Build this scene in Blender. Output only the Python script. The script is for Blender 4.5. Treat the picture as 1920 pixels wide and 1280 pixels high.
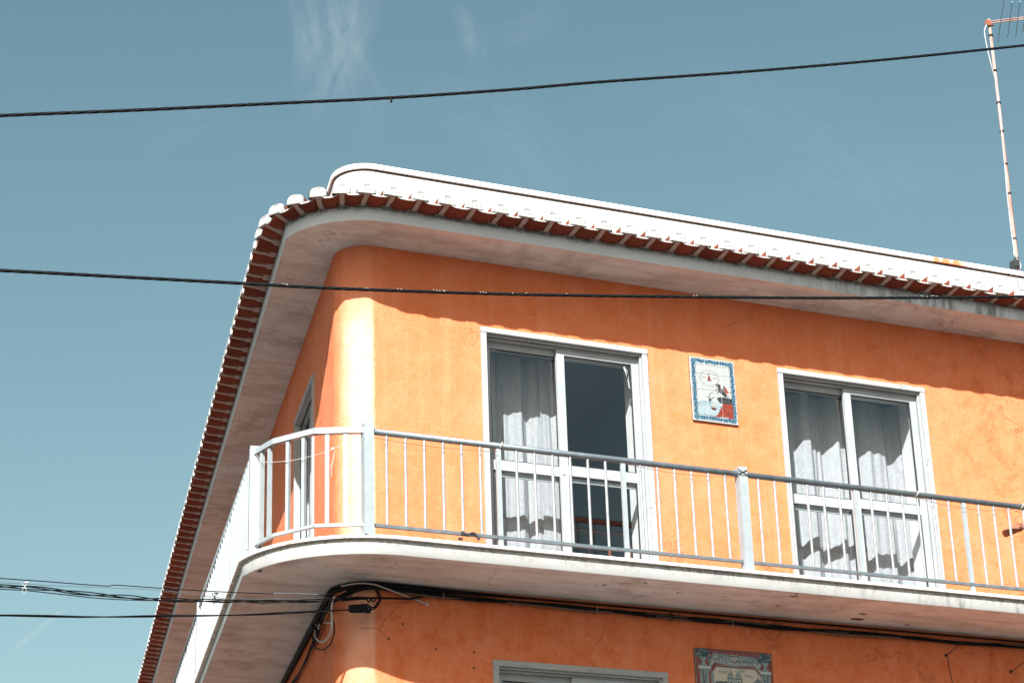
import bpy, bmesh, math, random
import numpy as np
from mathutils import Vector, Matrix
random.seed(7)
R_ = math.radians
for o in list(bpy.data.objects): bpy.data.objects.remove(o)
SC = bpy.context.scene
COL = SC.collection
PI = math.pi

# ------------------------------------------------------------------ camera
CAM = Vector((-5.4194, -15.5076, -4.4096))
YAW, PITCH, ROLL, FPX = 0.42200, 0.38914, -0.03300, 4077.13
def cam_axes():
    cy, sy, cp, sp = math.cos(YAW), math.sin(YAW), math.cos(PITCH), math.sin(PITCH)
    f = Vector((sy*cp, cy*cp, sp)); r = Vector((cy, -sy, 0)); u = r.cross(f)
    cr, sr = math.cos(ROLL), math.sin(ROLL)
    return cr*r + sr*u, -sr*r + cr*u, f
CR, CU, CF = cam_axes()
cd = bpy.data.cameras.new('camera'); cam = bpy.data.objects.new('camera', cd); COL.objects.link(cam)
cd.sensor_width = 36; cd.lens = FPX*36/1920; cd.clip_end = 20000; cd.clip_start = .1
m = Matrix((CR, CU, -CF)).transposed().to_4x4(); m.translation = CAM
cam.matrix_world = m
SC.camera = cam

# ------------------------------------------------------------------ light
SUN_EL = math.atan2(1, math.hypot(.665, .935))
SUN_ROT = math.atan2(-.665, -.935)
W = bpy.data.worlds.new('World'); SC.world = W; W.use_nodes = True
wn, wl = W.node_tree.nodes, W.node_tree.links
bg = wn['Background']
sky = wn.new('ShaderNodeTexSky'); sky.sky_type = 'NISHITA'; sky.sun_disc = False
sky.sun_elevation = SUN_EL; sky.sun_rotation = SUN_ROT
sky.air_density = 1.0; sky.dust_density = 2.2; sky.ozone_density = 1.0
hsv = wn.new('ShaderNodeHueSaturation'); hsv.inputs['Saturation'].default_value = .58; hsv.inputs['Hue'].default_value = .475
wl.new(sky.outputs[0], hsv.inputs['Color'])
tint = wn.new('ShaderNodeMix'); tint.data_type = 'RGBA'; tint.blend_type = 'MULTIPLY'; tint.inputs[0].default_value = 1
tint.inputs[7].default_value = (.70, .83, .86, 1)
wl.new(hsv.outputs[0], tint.inputs[6])
sepc = wn.new('ShaderNodeSeparateColor'); cmbc = wn.new('ShaderNodeCombineColor'); wl.new(tint.outputs[2], sepc.inputs[0])
for i_, (a_, p_) in enumerate(((.80, 1.42), (.95, 1.20), (1.07, 1.04))):      # colour response of the photograph's sky
    e_ = wn.new('ShaderNodeMath'); e_.operation = 'POWER'; e_.inputs[1].default_value = p_; wl.new(sepc.outputs[i_], e_.inputs[0])
    g_ = wn.new('ShaderNodeMath'); g_.operation = 'MULTIPLY'; g_.inputs[1].default_value = a_; wl.new(e_.outputs[0], g_.inputs[0]); wl.new(g_.outputs[0], cmbc.inputs[i_])
bg.inputs['Strength'].default_value = .0505
# thin cirrus, placed by direction on the sky
def pixdir(px, py):
    return (CR*((px-960)/FPX) + CU*((640-py)/FPX) + CF).normalized()
tc = wn.new('ShaderNodeTexCoord')
def wmath(op, a, b=None, clamp=False):
    n = wn.new('ShaderNodeMath'); n.operation = op; n.use_clamp = clamp
    for i, v in enumerate((a, b)):
        if v is None: continue
        if isinstance(v, (int, float)): n.inputs[i].default_value = v
        else: wl.new(v, n.inputs[i])
    return n.outputs[0]
def cirrus(px, py, ax, ay, rx, ry, amp, seed, stretch=5.0, bend=.6):
    """wispy patch round the direction of (px,py); fibres run along the sky direction (ax,ay)"""
    d = pixdir(px, py); a = (CR*ax + CU*ay).normalized(); b = d.cross(a).normalized()
    def dot(v, s):
        n = wn.new('ShaderNodeVectorMath'); n.operation = 'DOT_PRODUCT'
        wl.new(tc.outputs['Generated'], n.inputs[0]); n.inputs[1].default_value = v
        return wmath('MULTIPLY', n.outputs['Value'], s)
    off_a = -(d.dot(a)); off_b = -(d.dot(b))
    ua = wmath('ADD', dot(a, 1.0), off_a); ub = wmath('ADD', dot(b, 1.0), off_b)
    ub2 = wmath('ADD', ub, wmath('MULTIPLY', wmath('MULTIPLY', ua, ua), bend*8))
    e = wmath('ADD', wmath('POWER', wmath('MULTIPLY', wmath('ABSOLUTE', ua), FPX/rx), 2.0),
              wmath('POWER', wmath('MULTIPLY', wmath('ABSOLUTE', ub2), FPX/ry), 2.0))
    mask = wmath('POWER', wmath('SUBTRACT', 1.0, e, True), 1.5)
    cv = wn.new('ShaderNodeCombineXYZ')
    wl.new(wmath('MULTIPLY', ua, 26.0), cv.inputs[0]); wl.new(wmath('MULTIPLY', ub2, 26.0*stretch), cv.inputs[1]); cv.inputs[2].default_value = seed
    nz = wn.new('ShaderNodeTexNoise'); nz.inputs['Scale'].default_value = 1.3; nz.inputs['Detail'].default_value = 8; nz.inputs['Roughness'].default_value = .60
    nz.inputs['Distortion'].default_value = .9
    wl.new(cv.outputs[0], nz.inputs['Vector'])
    s = wmath('MULTIPLY', wmath('SUBTRACT', nz.outputs['Fac'], .34), 2.6, True)
    return wmath('MULTIPLY', wmath('MULTIPLY', s, mask), amp)
parts = [cirrus(625, 80, .16, 1, 165, 80, .30, 1.0, 3, .35), cirrus(672, 30, .35, 1, 110, 60, .16, 17.0, 3, .4),
         cirrus(575, 60, -.1, 1, 120, 34, .2, 4.0, 3, 1),
         cirrus(670, 150, -.5, 1, 170, 60, .14, 2.0, 5, 1),
         cirrus(885, 75, -.35, 1, 90, 30, .17, 3.0, 3, .5), cirrus(985, 50, 1, .4, 110, 40, .13, 9.0, 4, .2),
         cirrus(960, 250, -.9, .9, 260, 90, .10, 5.0, 7, 1), cirrus(1500, 230, -1, .5, 420, 110, .075, 6.0, 9, .4),
         cirrus(1650, 330, -1, -.15, 500, 70, .05, 8.0, 9, .2), cirrus(350, 240, 1, .4, 120, 50, .07, 11.0, 4, .2),
         cirrus(68, 1182, 1, .78, 75, 7, .5, 13.0, .6, 0)]
acc = parts[0]
for q in parts[1:]: acc = wmath('ADD', acc, q)
cm = wn.new('ShaderNodeMix'); cm.data_type = 'RGBA'; cm.blend_type = 'MIX'
wl.new(acc, cm.inputs[0]); wl.new(cmbc.outputs[0], cm.inputs[6]); cm.inputs[7].default_value = (5.0, 5.6, 5.6, 1)
wl.new(cm.outputs[2], bg.inputs['Color'])

sd = bpy.data.lights.new('sun', 'SUN'); sd.energy = 5.0; sd.angle = R_(.53); sd.color = (1, .985, .955)
sun = bpy.data.objects.new('sun', sd); COL.objects.link(sun); sun.location = (-20, -30, 30)
sun.rotation_euler = Vector((.665, .935, -1)).to_track_quat('-Z', 'Y').to_euler()
SC.view_settings.view_transform = 'Standard'; SC.view_settings.look = 'None'
SC.view_settings.gamma = 1; SC.view_settings.exposure = 1.46
SC.view_settings.use_curve_mapping = False
SC.render.engine = 'CYCLES'
SC.cycles.max_bounces = 8; SC.cycles.transparent_max_bounces = 16

# ------------------------------------------------------------------ helpers
ANG = 1.3814
LD = Vector((math.cos(ANG), math.sin(ANG), 0)); LN = Vector((-LD.y, LD.x, 0))     # along / outward of the side facade
def PR(u, out, z): return Vector((u, -out, z))                                     # street facade frame
def PL(u, out, z): return Vector((LD.x*u + LN.x*out, LD.y*u + LN.y*out, z))        # side facade frame
def ray(px, py): return CR*((px-960)/FPX) + CU*((640-py)/FPX) + CF
def at(px, py, y):
    d = ray(px, py); return CAM + d*((y-CAM.y)/d.y)
def atl(px, py, off):
    d = ray(px, py); return CAM + d*((off - LN.dot(CAM))/LN.dot(d))

def new_obj(name, me, parent=None, loc=(0, 0, 0), rotz=0):
    o = bpy.data.objects.new(name, me); COL.objects.link(o)
    loc = Vector(loc); o['_w'] = list(loc)
    if parent is not None:
        o.parent = parent; o.location = loc - Vector(parent['_w'])
    else: o.location = loc
    o.rotation_euler = (0, 0, rotz)
    return o
def thing(name, label, cat, loc=(0, 0, 0), group=None):
    o = new_obj(name, None, None, loc); o.empty_display_size = .2
    o['label'] = label; o['category'] = cat
    if group: o['group'] = group
    return o
def tag(o, label=None, cat=None, group=None, kind=None):
    if label: o['label'] = label
    if cat: o['category'] = cat
    if group: o['group'] = group
    if kind: o['kind'] = kind
    return o

class MB:
    def __init__(s): s.v = []; s.f = []; s.mi = []; s.sm = []
    def face(s, pts, mi=0, sm=False):
        b = len(s.v); s.v += [tuple(p) for p in pts]; s.f.append(tuple(range(b, b+len(pts)))); s.mi.append(mi); s.sm.append(sm)
    def raw(s, vs, fs, mi=0, sm=False):
        b = len(s.v); s.v += [tuple(p) for p in vs]
        for f in fs: s.f.append(tuple(i+b for i in f)); s.mi.append(mi); s.sm.append(sm)
    def box(s, P, u0, u1, o0, o1, z0, z1, mi=0, bev=0):
        if bev > 0:
            b = bev
            us = (u0, u0+b, u1-b, u1)
            # chamfered box via convex hull-like explicit rings
            ring = lambda z, e: [P(u0+e+b*(0), o0+b, z) for _ in ()]
            vs = []
            for (z, e) in ((z0, b), (z0+b, 0), (z1-b, 0), (z1, b)):
                vs += [P(u0+e, o0+b if e == 0 else o0+e+0, z)] if False else []
                c = b
                if e: vs += [P(u0+c, o0+c, z), P(u1-c, o0+c, z), P(u1-c, o1-c, z), P(u0+c, o1-c, z)]
                else: vs += [P(u0, o0, z), P(u1, o0, z), P(u1, o1, z), P(u0, o1, z)]
            fs = [(3, 2, 1, 0), (12, 13, 14, 15)]
            for k in range(3):
                for i in range(4):
                    j = (i+1) % 4; fs.append((k*4+i, k*4+j, k*4+4+j, k*4+4+i))
            s.raw(vs, fs, mi); return
        vs = [P(u, o, z) for z in (z0, z1) for o in (o0, o1) for u in (u0, u1)]
        s.raw(vs, [(0, 1, 3, 2), (4, 6, 7, 5), (0, 4, 5, 1), (2, 3, 7, 6), (0, 2, 6, 4), (1, 5, 7, 3)], mi)
    def tube(s, pts, r, n=8, mi=0, cap=True, rr=None):
        pts = [Vector(p) for p in pts]; L = len(pts); rings = []
        t0 = (pts[1]-pts[0]).normalized()
        up = Vector((0, 0, 1)) if abs(t0.z) < .9 else Vector((1, 0, 0))
        nrm = t0.cross(up).normalized()
        for i, p in enumerate(pts):
            t = ((pts[min(i+1, L-1)] - pts[max(i-1, 0)])).normalized()
            nrm = (nrm - t*nrm.dot(t)).normalized(); bi = t.cross(nrm)
            rad = rr[i] if rr else r
            rings.append([p + (nrm*math.cos(2*PI*k/n) + bi*math.sin(2*PI*k/n))*rad for k in range(n)])
        vs = [q for g in rings for q in g]; fs = []
        for i in range(L-1):
            for k in range(n):
                fs.append((i*n+k, i*n+(k+1) % n, (i+1)*n+(k+1) % n, (i+1)*n+k))
        s.raw(vs, fs, mi, True)
        if cap: s.raw(rings[0][::-1], [tuple(range(n))], mi); s.raw(rings[-1], [tuple(range(n))], mi)
    def beam(s, a, b, w, h, mi=0):
        """rectangular bar from a to b, w across (horizontal), h up"""
        a, b = Vector(a), Vector(b); t = (b-a).normalized(); sd_ = t.cross(Vector((0, 0, 1)))
        if sd_.length < 1e-4: sd_ = Vector((1, 0, 0))
        sd_.normalize(); up = sd_.cross(t)
        vs = [p + sd_*x*w/2 + up*y*h/2 for p in (a, b) for x, y in ((-1, -1), (1, -1), (1, 1), (-1, 1))]
        s.raw(vs, [(3, 2, 1, 0), (4, 5, 6, 7)] + [(i, (i+1) % 4, 4+(i+1) % 4, 4+i) for i in range(4)], mi)
    def mesh(s, name, mats, recalc=True, weld=1e-5):
        me = bpy.data.meshes.new(name); me.from_pydata(s.v, [], s.f)
        for mt in (mats if isinstance(mats, (list, tuple)) else [mats]): me.materials.append(mt)
        for p, mi, sm in zip(me.polygons, s.mi, s.sm): p.material_index = mi; p.use_smooth = sm
        if recalc:
            bm = bmesh.new(); bm.from_mesh(me)
            if weld: bmesh.ops.remove_doubles(bm, verts=bm.verts, dist=weld)
            bmesh.ops.recalc_face_normals(bm, faces=bm.faces); bm.to_mesh(me); bm.free()
        return me
    def build(s, name, mats, parent=None, **k):
        return new_obj(name, s.mesh(name, mats, **k), parent)

# ------------------------------------------------------------------ materials
class Mat:
    def __init__(s, name, rough=.8, metallic=0, spec=.3):
        s.m = bpy.data.materials.new(name); s.m.use_nodes = True; s.n = s.m.node_tree.nodes; s.l = s.m.node_tree.links
        s.b = s.n['Principled BSDF']; s.b.inputs['Roughness'].default_value = rough; s.b.inputs['Metallic'].default_value = metallic
        s.b.inputs['Specular IOR Level'].default_value = spec
        s.co = s.n.new('ShaderNodeTexCoord').outputs['Object']; s.geo = None
    def sock(s, v, inp):
        if hasattr(v, 'links') or hasattr(v, 'node'): s.l.new(v, inp)
        else: inp.default_value = v
    def vec(s, scale=(1, 1, 1), loc=(0, 0, 0)):
        n = s.n.new('ShaderNodeMapping'); n.inputs['Scale'].default_value = scale; n.inputs['Location'].default_value = loc
        s.l.new(s.co, n.inputs['Vector']); return n.outputs[0]
    def noise(s, scale, detail=4, rough=.55, vec=None, dist=0):
        n = s.n.new('ShaderNodeTexNoise'); n.inputs['Scale'].default_value = scale; n.inputs['Detail'].default_value = detail
        n.inputs['Roughness'].default_value = rough; n.inputs['Distortion'].default_value = dist
        s.l.new(vec or s.co, n.inputs['Vector']); return n.outputs['Fac']
    def ramp(s, f, a, b, va=0., vb=1., clamp=True):
        n = s.n.new('ShaderNodeMapRange'); n.clamp = clamp
        for k, v in zip(('From Min', 'From Max', 'To Min', 'To Max'), (a, b, va, vb)): n.inputs[k].default_value = v
        s.l.new(f, n.inputs['Value']); return n.outputs[0]
    def math(s, op, a, b=0.):
        n = s.n.new('ShaderNodeMath'); n.operation = op
        for i, v in enumerate((a, b)): s.sock(v, n.inputs[i])
        return n.outputs[0]
    def mix(s, f, a, b):
        n = s.n.new('ShaderNodeMix'); n.data_type = 'RGBA'
        s.sock(f, n.inputs[0])
        for i, v in ((6, a), (7, b)): s.sock((*v, 1) if isinstance(v, tuple) and len(v) == 3 else v, n.inputs[i])
        return n.outputs[2]
    def xyz(s):
        n = s.n.new('ShaderNodeSeparateXYZ'); s.l.new(s.co, n.inputs[0]); return n.outputs
    def bump(s, h, strength=.3, dist=.01, prev=None):
        n = s.n.new('ShaderNodeBump'); n.inputs['Strength'].default_value = strength; n.inputs['Distance'].default_value = dist
        s.l.new(h, n.inputs['Height'])
        if prev: s.l.new(prev, n.inputs['Normal'])
        return n.outputs[0]
    def color(s, c): s.sock((*c, 1) if isinstance(c, tuple) else c, s.b.inputs['Base Color']); return s
    def normal(s, n): s.l.new(n, s.b.inputs['Normal']); return s
    def cracks(s, scale, width, warp=.25, vec=None, seedloc=(0, 0, 0)):
        v = s.vec((1, 1, 1), seedloc) if vec is None else vec
        nz = s.n.new('ShaderNodeTexNoise'); nz.inputs['Scale'].default_value = 3.5; nz.inputs['Detail'].default_value = 6; nz.inputs['Roughness'].default_value = .65
        s.l.new(v, nz.inputs['Vector'])
        mx = s.n.new('ShaderNodeVectorMath'); mx.operation = 'MULTIPLY_ADD'
        s.l.new(nz.outputs['Color'], mx.inputs[0]); mx.inputs[1].default_value = (warp,)*3; s.l.new(v, mx.inputs[2])
        vo = s.n.new('ShaderNodeTexVoronoi'); vo.feature = 'DISTANCE_TO_EDGE'; vo.inputs['Scale'].default_value = scale
        s.l.new(mx.outputs[0], vo.inputs['Vector'])
        return s.ramp(vo.outputs['Distance'], 0, width, 1, 0)

def plaster_orange():
    M = Mat('orange_painted_render', .85, spec=.2); x, y, z = M.xyz()
    big = M.noise(.9, 5, .6); med = M.noise(4.5, 6, .65); fine = M.noise(38, 4, .6)
    base = M.mix(M.ramp(big, .35, .68), (.62, .190, .086), (.57, .162, .060))
    base = M.mix(M.math('MULTIPLY', M.ramp(med, .46, .66), .30), base, (.68, .265, .155))
    base = M.mix(M.math('MULTIPLY', M.ramp(med, .46, .30), .18), base, (.52, .100, .020))
    # damp blotches towards the right and low down by the balcony
    low = M.math('MULTIPLY', M.ramp(z, 1.3, .5), M.ramp(M.noise(7, 6, .7), .50, .62))
    base = M.mix(M.math('MULTIPLY', low, .55), base, (.50, .105, .025))
    right = M.math('MULTIPLY', M.ramp(x, 5.0, 6.8), M.ramp(M.noise(5, 7, .7), .50, .60))
    base = M.mix(M.math('MULTIPLY', right, .6), base, (.40, .095, .028))
    # vertical rain streaks and chalky runs
    st = M.noise(1, 5, .6, M.vec((9, 9, .55)))
    base = M.mix(M.math('MULTIPLY', M.ramp(st, .52, .70), .38), base, (.69, .265, .14))
    base = M.mix(M.math('MULTIPLY', M.ramp(st, .42, .28), .22), base, (.46, .088, .020))
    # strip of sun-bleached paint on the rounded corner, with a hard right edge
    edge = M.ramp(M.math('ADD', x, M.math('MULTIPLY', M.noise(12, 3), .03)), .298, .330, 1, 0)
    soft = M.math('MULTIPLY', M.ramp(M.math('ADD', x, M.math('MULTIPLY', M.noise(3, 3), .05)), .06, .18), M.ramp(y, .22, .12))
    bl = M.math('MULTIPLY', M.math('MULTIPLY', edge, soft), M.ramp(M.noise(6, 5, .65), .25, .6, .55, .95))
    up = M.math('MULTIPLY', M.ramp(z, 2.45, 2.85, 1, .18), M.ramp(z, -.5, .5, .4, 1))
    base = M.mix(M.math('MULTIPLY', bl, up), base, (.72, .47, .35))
    # hairline cracks, only here and there
    cr = M.math('MULTIPLY', M.cracks(1.1, .010, .35), M.ramp(M.noise(1.3, 2, .5, M.vec((1, 1, 1), (5, 3, 1))), .56, .64))
    base = M.mix(M.math('MULTIPLY', cr, .35), base, (.22, .07, .03))
    sp = M.ramp(M.noise(55, 2, .5), .735, .77)
    base = M.mix(M.math('MULTIPLY', sp, .6), base, (.15, .07, .05))
    base = M.mix(M.ramp(fine, .35, .68, .0, .26), base, (.46, .105, .030))
    base = M.mix(M.math('MULTIPLY', M.ramp(M.noise(16, 6, .7, M.vec((1, 1, 1), (9, 0, 2))), .52, .68), .22), base, (.68, .30, .19))
    M.color(base)
    n1 = M.bump(M.noise(3.2, 4, .6), .5, .025)
    n2 = M.bump(M.noise(48, 6, .72), .6, .007, n1)
    n3 = M.bump(M.math('SUBTRACT', 0., cr), .7, .006, n2)
    M.normal(n3); return M.m
def soffit_mat(name, c1, c2, edge=None):
    M = Mat(name, .9, spec=.15); x, y, z = M.xyz()
    b = M.mix(M.ramp(M.noise(1.6, 6, .65), .35, .65), c1, c2)
    b = M.mix(M.math('MULTIPLY', M.ramp(M.noise(1, 7, .7, M.vec((1.2, 6, 3))), .46, .66), .60), b, (c2[0]*.60, c2[1]*.55, c2[2]*.52))
    b = M.mix(M.math('MULTIPLY', M.ramp(M.noise(1, 6, .7, M.vec((2.4, 2.4, 1), (3, 1, 0))), .52, .64), .50), b, (c2[0]*.55, c2[1]*.50, c2[2]*.46))
    cr = M.math('MULTIPLY', M.cracks(1.3, .009, .3), M.ramp(M.noise(1.1, 2), .55, .60))
    b = M.mix(M.math('MULTIPLY', cr, .55), b, (.12, .08, .07))
    b = M.mix(M.math('MULTIPLY', M.ramp(M.noise(42, 2), .72, .76), .7), b, (.12, .09, .08))
    if edge: b = M.mix(M.math('MULTIPLY', M.math('MULTIPLY', M.ramp(y, -.36, -.462), M.ramp(M.noise(5, 6, .7, M.vec((.5, 2, 1))), .38, .60)), .75), b, edge)
    M.color(b); M.normal(M.bump(M.noise(34, 5, .65), .3, .005, M.bump(M.noise(2.8, 4), .5, .03)))
    return M.m
def white_paint(name, base=(.82, .82, .80), dirt=.5, mould_top=None, mould_h=.1, seed=0):
    M = Mat(name, .7, spec=.25); x, y, z = M.xyz()
    b = M.mix(M.ramp(M.noise(2.3, 5), .4, .7), base, tuple(c*.93 for c in base))
    sp = M.ramp(M.noise(30, 6, .75, M.vec((1, 1, 1.2), (seed, 0, 0))), .55, .61)
    pat = M.ramp(M.noise(2.2, 4, .6, M.vec((1, 1, .4), (seed, 2, 0))), .42, .58)
    f = M.math('MULTIPLY', sp, pat)
    if mould_top is not None:
        lo = M.ramp(z, mould_top-mould_h, mould_top)
        st = M.ramp(M.noise(1, 6, .7, M.vec((13, 13, 1.2), (seed, 0, 0))), .50, .66)
        sp2 = M.ramp(M.noise(38, 5, .7, M.vec((1, 1, .7), (seed, 5, 0))), .48, .55); pat2 = M.ramp(M.noise(2.6, 4, .6, M.vec((1, 1, .2), (seed, 7, 0))), .36, .48)
        f = M.math('MAXIMUM', M.math('MULTIPLY', M.math('MULTIPLY', sp2, pat2), lo), M.math('MULTIPLY', M.math('MULTIPLY', st, lo), M.math('MULTIPLY', pat2, .6)))
        f = M.math('MAXIMUM', f, M.math('MULTIPLY', M.ramp(z, mould_top-.042, mould_top-.03), M.ramp(M.noise(14, 5, .7), .40, .58, .15, .85)))
        right = M.ramp(x, 3.2, 5.4)
        st2 = M.ramp(M.noise(1, 7, .75, M.vec((9, 9, 1.5), (3+seed, 0, 0))), .47, .62)
        f = M.math('MAXIMUM', f, M.math('MULTIPLY', M.math('MULTIPLY', st2, right), .8))
    b = M.mix(M.math('MULTIPLY', f, dirt+.35), b, (.06, .065, .06))
    M.color(b); M.normal(M.bump(M.noise(40, 4), .25, .003, M.bump(M.noise(3, 3), .3, .01)))
    return M.m
def simple(name, c, rough=.6, metallic=0, spec=.4, var=.08, scale=20, bumpd=0):
    M = Mat(name, rough, metallic, spec)
    M.color(M.mix(M.ramp(M.noise(scale, 4), .3, .7), tuple(v*(1-var) for v in c), tuple(min(1, v*(1+var)) for v in c)))
    if bumpd: M.normal(M.bump(M.noise(scale*2, 4), .4, bumpd))
    return M.m
def alu_mat():
    M = Mat('white_powder_coated_aluminium', .42, spec=.5)
    b = M.mix(M.ramp(M.noise(3, 5), .4, .7), (.30, .335, .35), (.25, .285, .30))
    b = M.mix(M.math('MULTIPLY', M.ramp(M.noise(1, 6, .7, M.vec((30, 30, 2))), .56, .75), .35), b, (.40, .43, .44))
    M.color(b); return M.m
def rail_mat():
    M = Mat('weathered_grey_white_rail_paint', .38, metallic=.25, spec=.5)
    b = M.mix(M.ramp(M.noise(5, 6, .65), .4, .7), (.33, .37, .39), (.26, .30, .32))
    b = M.mix(M.math('MULTIPLY', M.ramp(M.noise(45, 5, .7), .63, .70), .6), b, (.26, .20, .17))
    M.color(b); M.normal(M.bump(M.noise(50, 3), .1, .002)); return M.m
def tile_mat():
    M = Mat('terracotta_roof_tile', .85, spec=.15)
    oi = M.n.new('ShaderNodeObjectInfo').outputs['Random']
    b = M.mix(oi, (.185, .050, .028), (.12, .032, .020))
    b = M.mix(M.math('MULTIPLY', M.ramp(M.noise(9, 6, .7), .5, .72), .5), b, (.23, .07, .04))
    b = M.mix(M.math('MULTIPLY', M.ramp(M.noise(14, 6, .7), .50, .34), .5), b, (.07, .024, .018))
    M.color(b); M.normal(M.bump(M.noise(45, 4), .4, .004)); return M.m
def glass_mat():
    m_ = bpy.data.materials.new('window_glass'); m_.use_nodes = True; n, l = m_.node_tree.nodes, m_.node_tree.links
    n.clear(); out = n.new('ShaderNodeOutputMaterial'); mx = n.new('ShaderNodeMixShader')
    tr = n.new('ShaderNodeBsdfTransparent'); tr.inputs[0].default_value = (.955, .965, .97, 1)
    gl = n.new('ShaderNodeBsdfGlossy'); gl.inputs['Roughness'].default_value = .012; gl.inputs['Color'].default_value = (1, 1, 1, 1)
    fr = n.new('ShaderNodeFresnel'); ge = n.new('ShaderNodeNewGeometry'); mr = n.new('ShaderNodeMapRange')
    mr.inputs['To Min'].default_value = 1.5; mr.inputs['To Max'].default_value = 1/1.5
    l.new(ge.outputs['Backfacing'], mr.inputs['Value']); l.new(mr.outputs[0], fr.inputs['IOR'])
    l.new(fr.outputs[0], mx.inputs[0]); l.new(tr.outputs[0], mx.inputs[1]); l.new(gl.outputs[0], mx.inputs[2])
    tc_ = n.new('ShaderNodeTexCoord'); nz = n.new('ShaderNodeTexNoise'); nz.inputs['Scale'].default_value = 1.4
    bp = n.new('ShaderNodeBump'); bp.inputs['Strength'].default_value = .12; bp.inputs['Distance'].default_value = .01
    l.new(tc_.outputs['Object'], nz.inputs['Vector']); l.new(nz.outputs['Fac'], bp.inputs['Height']); l.new(bp.outputs[0], gl.inputs['Normal'])
    l.new(mx.outputs[0], out.inputs[0]); return m_
def curtain_mat():
    M = Mat('white_linen_curtain', .9, spec=.1)
    w = M.noise(1, 3, .6, M.vec((260, 60, 12))); w2 = M.noise(1, 3, .6, M.vec((14, 30, 240)))
    b = M.mix(M.ramp(M.math('MULTIPLY', w, w2), .15, .38), (.31, .33, .345), (.50, .515, .525))
    M.color(b); M.normal(M.bump(M.noise(22, 5, .7), .4, .012))
    # light also comes through the cloth
    n, l = M.n, M.l
    tl = n.new('ShaderNodeBsdfTranslucent'); tl.inputs[0].default_value = (.6, .62, .65, 1)
    mx = n.new('ShaderNodeMixShader'); mx.inputs[0].default_value = .22
    out = n['Material Output']; l.new(M.b.outputs[0], mx.inputs[1]); l.new(tl.outputs[0], mx.inputs[2]); l.new(mx.outputs[0], out.inputs[0])
    return M.m
M_WALL = plaster_orange()
M_SOFF = soffit_mat('pink_grey_soffit_render', (.61, .68, .70), (.51, .55, .565), (.68, .54, .46))
M_SOFF2 = soffit_mat('pink_grey_slab_render', (.59, .655, .685), (.51, .555, .575))
M_SLAB = white_paint('white_slab_paint', (.38, .39, .385), .55, .50, .12)
M_FASC = white_paint('fascia_paint', (.56, .63, .68), .55, 3.385, .07, 4)
M_PARA = white_paint('white_parapet_paint', (.56, .57, .565), .1)
M_COPE = white_paint('white_coping_paint', (.84, .84, .82), .2, None)
M_CAP = white_paint('white_mortar_paint', (.31, .32, .315), .6, seed=9)
M_MORT = simple('grey_mortar', (.34, .31, .29), .95, var=.2, scale=30, bumpd=.003)
M_ALU = alu_mat(); M_RAIL = rail_mat()
M_RAILD = simple('dull_grey_anodised_rail', (.16, .195, .215), .42, metallic=.55, spec=.5, var=.2, scale=14); M_TILE = tile_mat(); M_GLASS = glass_mat(); M_CURT = curtain_mat()
M_TRIM = white_paint('white_stone_window_trim', (.31, .33, .34), .12)
M_GASK = simple('black_rubber_gasket', (.02, .022, .025), .7)
M_ROOM = simple('grey_room_plaster', (.22, .31, .37), .95, var=.05, scale=2)
M_REVEAL = simple('white_reveal_paint', (.56, .58, .58), .8, var=.04, scale=4)
M_FLOORIN = simple('brown_floorboards', (.14, .08, .05), .6, var=.2, scale=4)
M_CABLE = simple('black_cable_sheath', (.006, .008, .010), .6, spec=.12, var=.3, scale=60)
M_CABLEG = simple('grey_cable_sheath', (.36, .375, .38), .5, var=.1)
M_RUST = simple('rusty_steel', (.22, .08, .045), .75, var=.35, scale=40, bumpd=.002)
M_STEEL = simple('thin_aluminium_rod', (.16, .22, .25), .4, metallic=.5)
M_WOOD = simple('red_brown_wood', (.20, .06, .035), .7, var=.3, scale=18)
M_STRING = simple('pale_nylon_string', (.36, .32, .28), .9, var=.3, scale=90)
M_DSTRING = simple('dark_wire', (.10, .07, .05), .7, var=.3, scale=90)
def mast_mat():
    M = Mat('rusty_white_mast_paint', .6, spec=.3)
    f = M.ramp(M.noise(1, 6, .7, M.vec((12, 12, 1.6))), .42, .60)
    b = M.mix(f, (.32, .24, .215), (.23, .10, .065)); M.color(b); return M.m
M_MAST = mast_mat()

# ------------------------------------------------------------------ plan curves
ZG = -6.0            # street level
TMAX, XMAX = 20.0, 9.6
C0 = Vector((.25, .25, 0)); DL = .204      # centre of the bends, its distance inside the side facade
PHL = math.atan2(LN.y, LN.x)               # 169.2 deg
def plan(offL, offR, rl=None, n=22, c=C0, ts=None):
    """plan polyline from the far end of the side facade, round the bend, to the far end of the street facade"""
    dl = -(LN.x*c.x + LN.y*c.y); RL = offL + dl; RR = offR + c.y
    rl = rl or RL
    d = math.acos(min(1, RL/rl)); ph0 = PHL + d; ph1 = 1.5*PI
    pts = [PL(t, offL, 0) for t in (TMAX, 12, 6, 2)]
    for i in range(n+1):
        ph = ph0 + (ph1-ph0)*i/n; r = rl + (RR-rl)*i/n
        pts.append(Vector((c.x + r*math.cos(ph), c.y + r*math.sin(ph), 0)))
    pts += [PR(x, offR, 0) for x in (2.5, 5, XMAX)]
    return pts
CW = Vector((.33, .27, 0))
def wall_plan(off=0, n=18): return plan(off, off, None, n, CW)
def sweep(mb, rings, mi=0, closed=False, sm=True, caps=True):
    """rings: list of equal-length polylines (the section's corners followed along the plan)"""
    L = len(rings[0]); K = len(rings)
    vs = [p for r in rings for p in r]; fs = []
    for k in range(K if closed else K-1):
        for i in range(L-1):
            a = k*L+i; b = ((k+1) % K)*L+i
            fs.append((a, a+1, b+1, b))
    mb.raw(vs, fs, mi, sm)
def lift(pl, z): return [Vector((p.x, p.y, z)) for p in pl]

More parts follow.
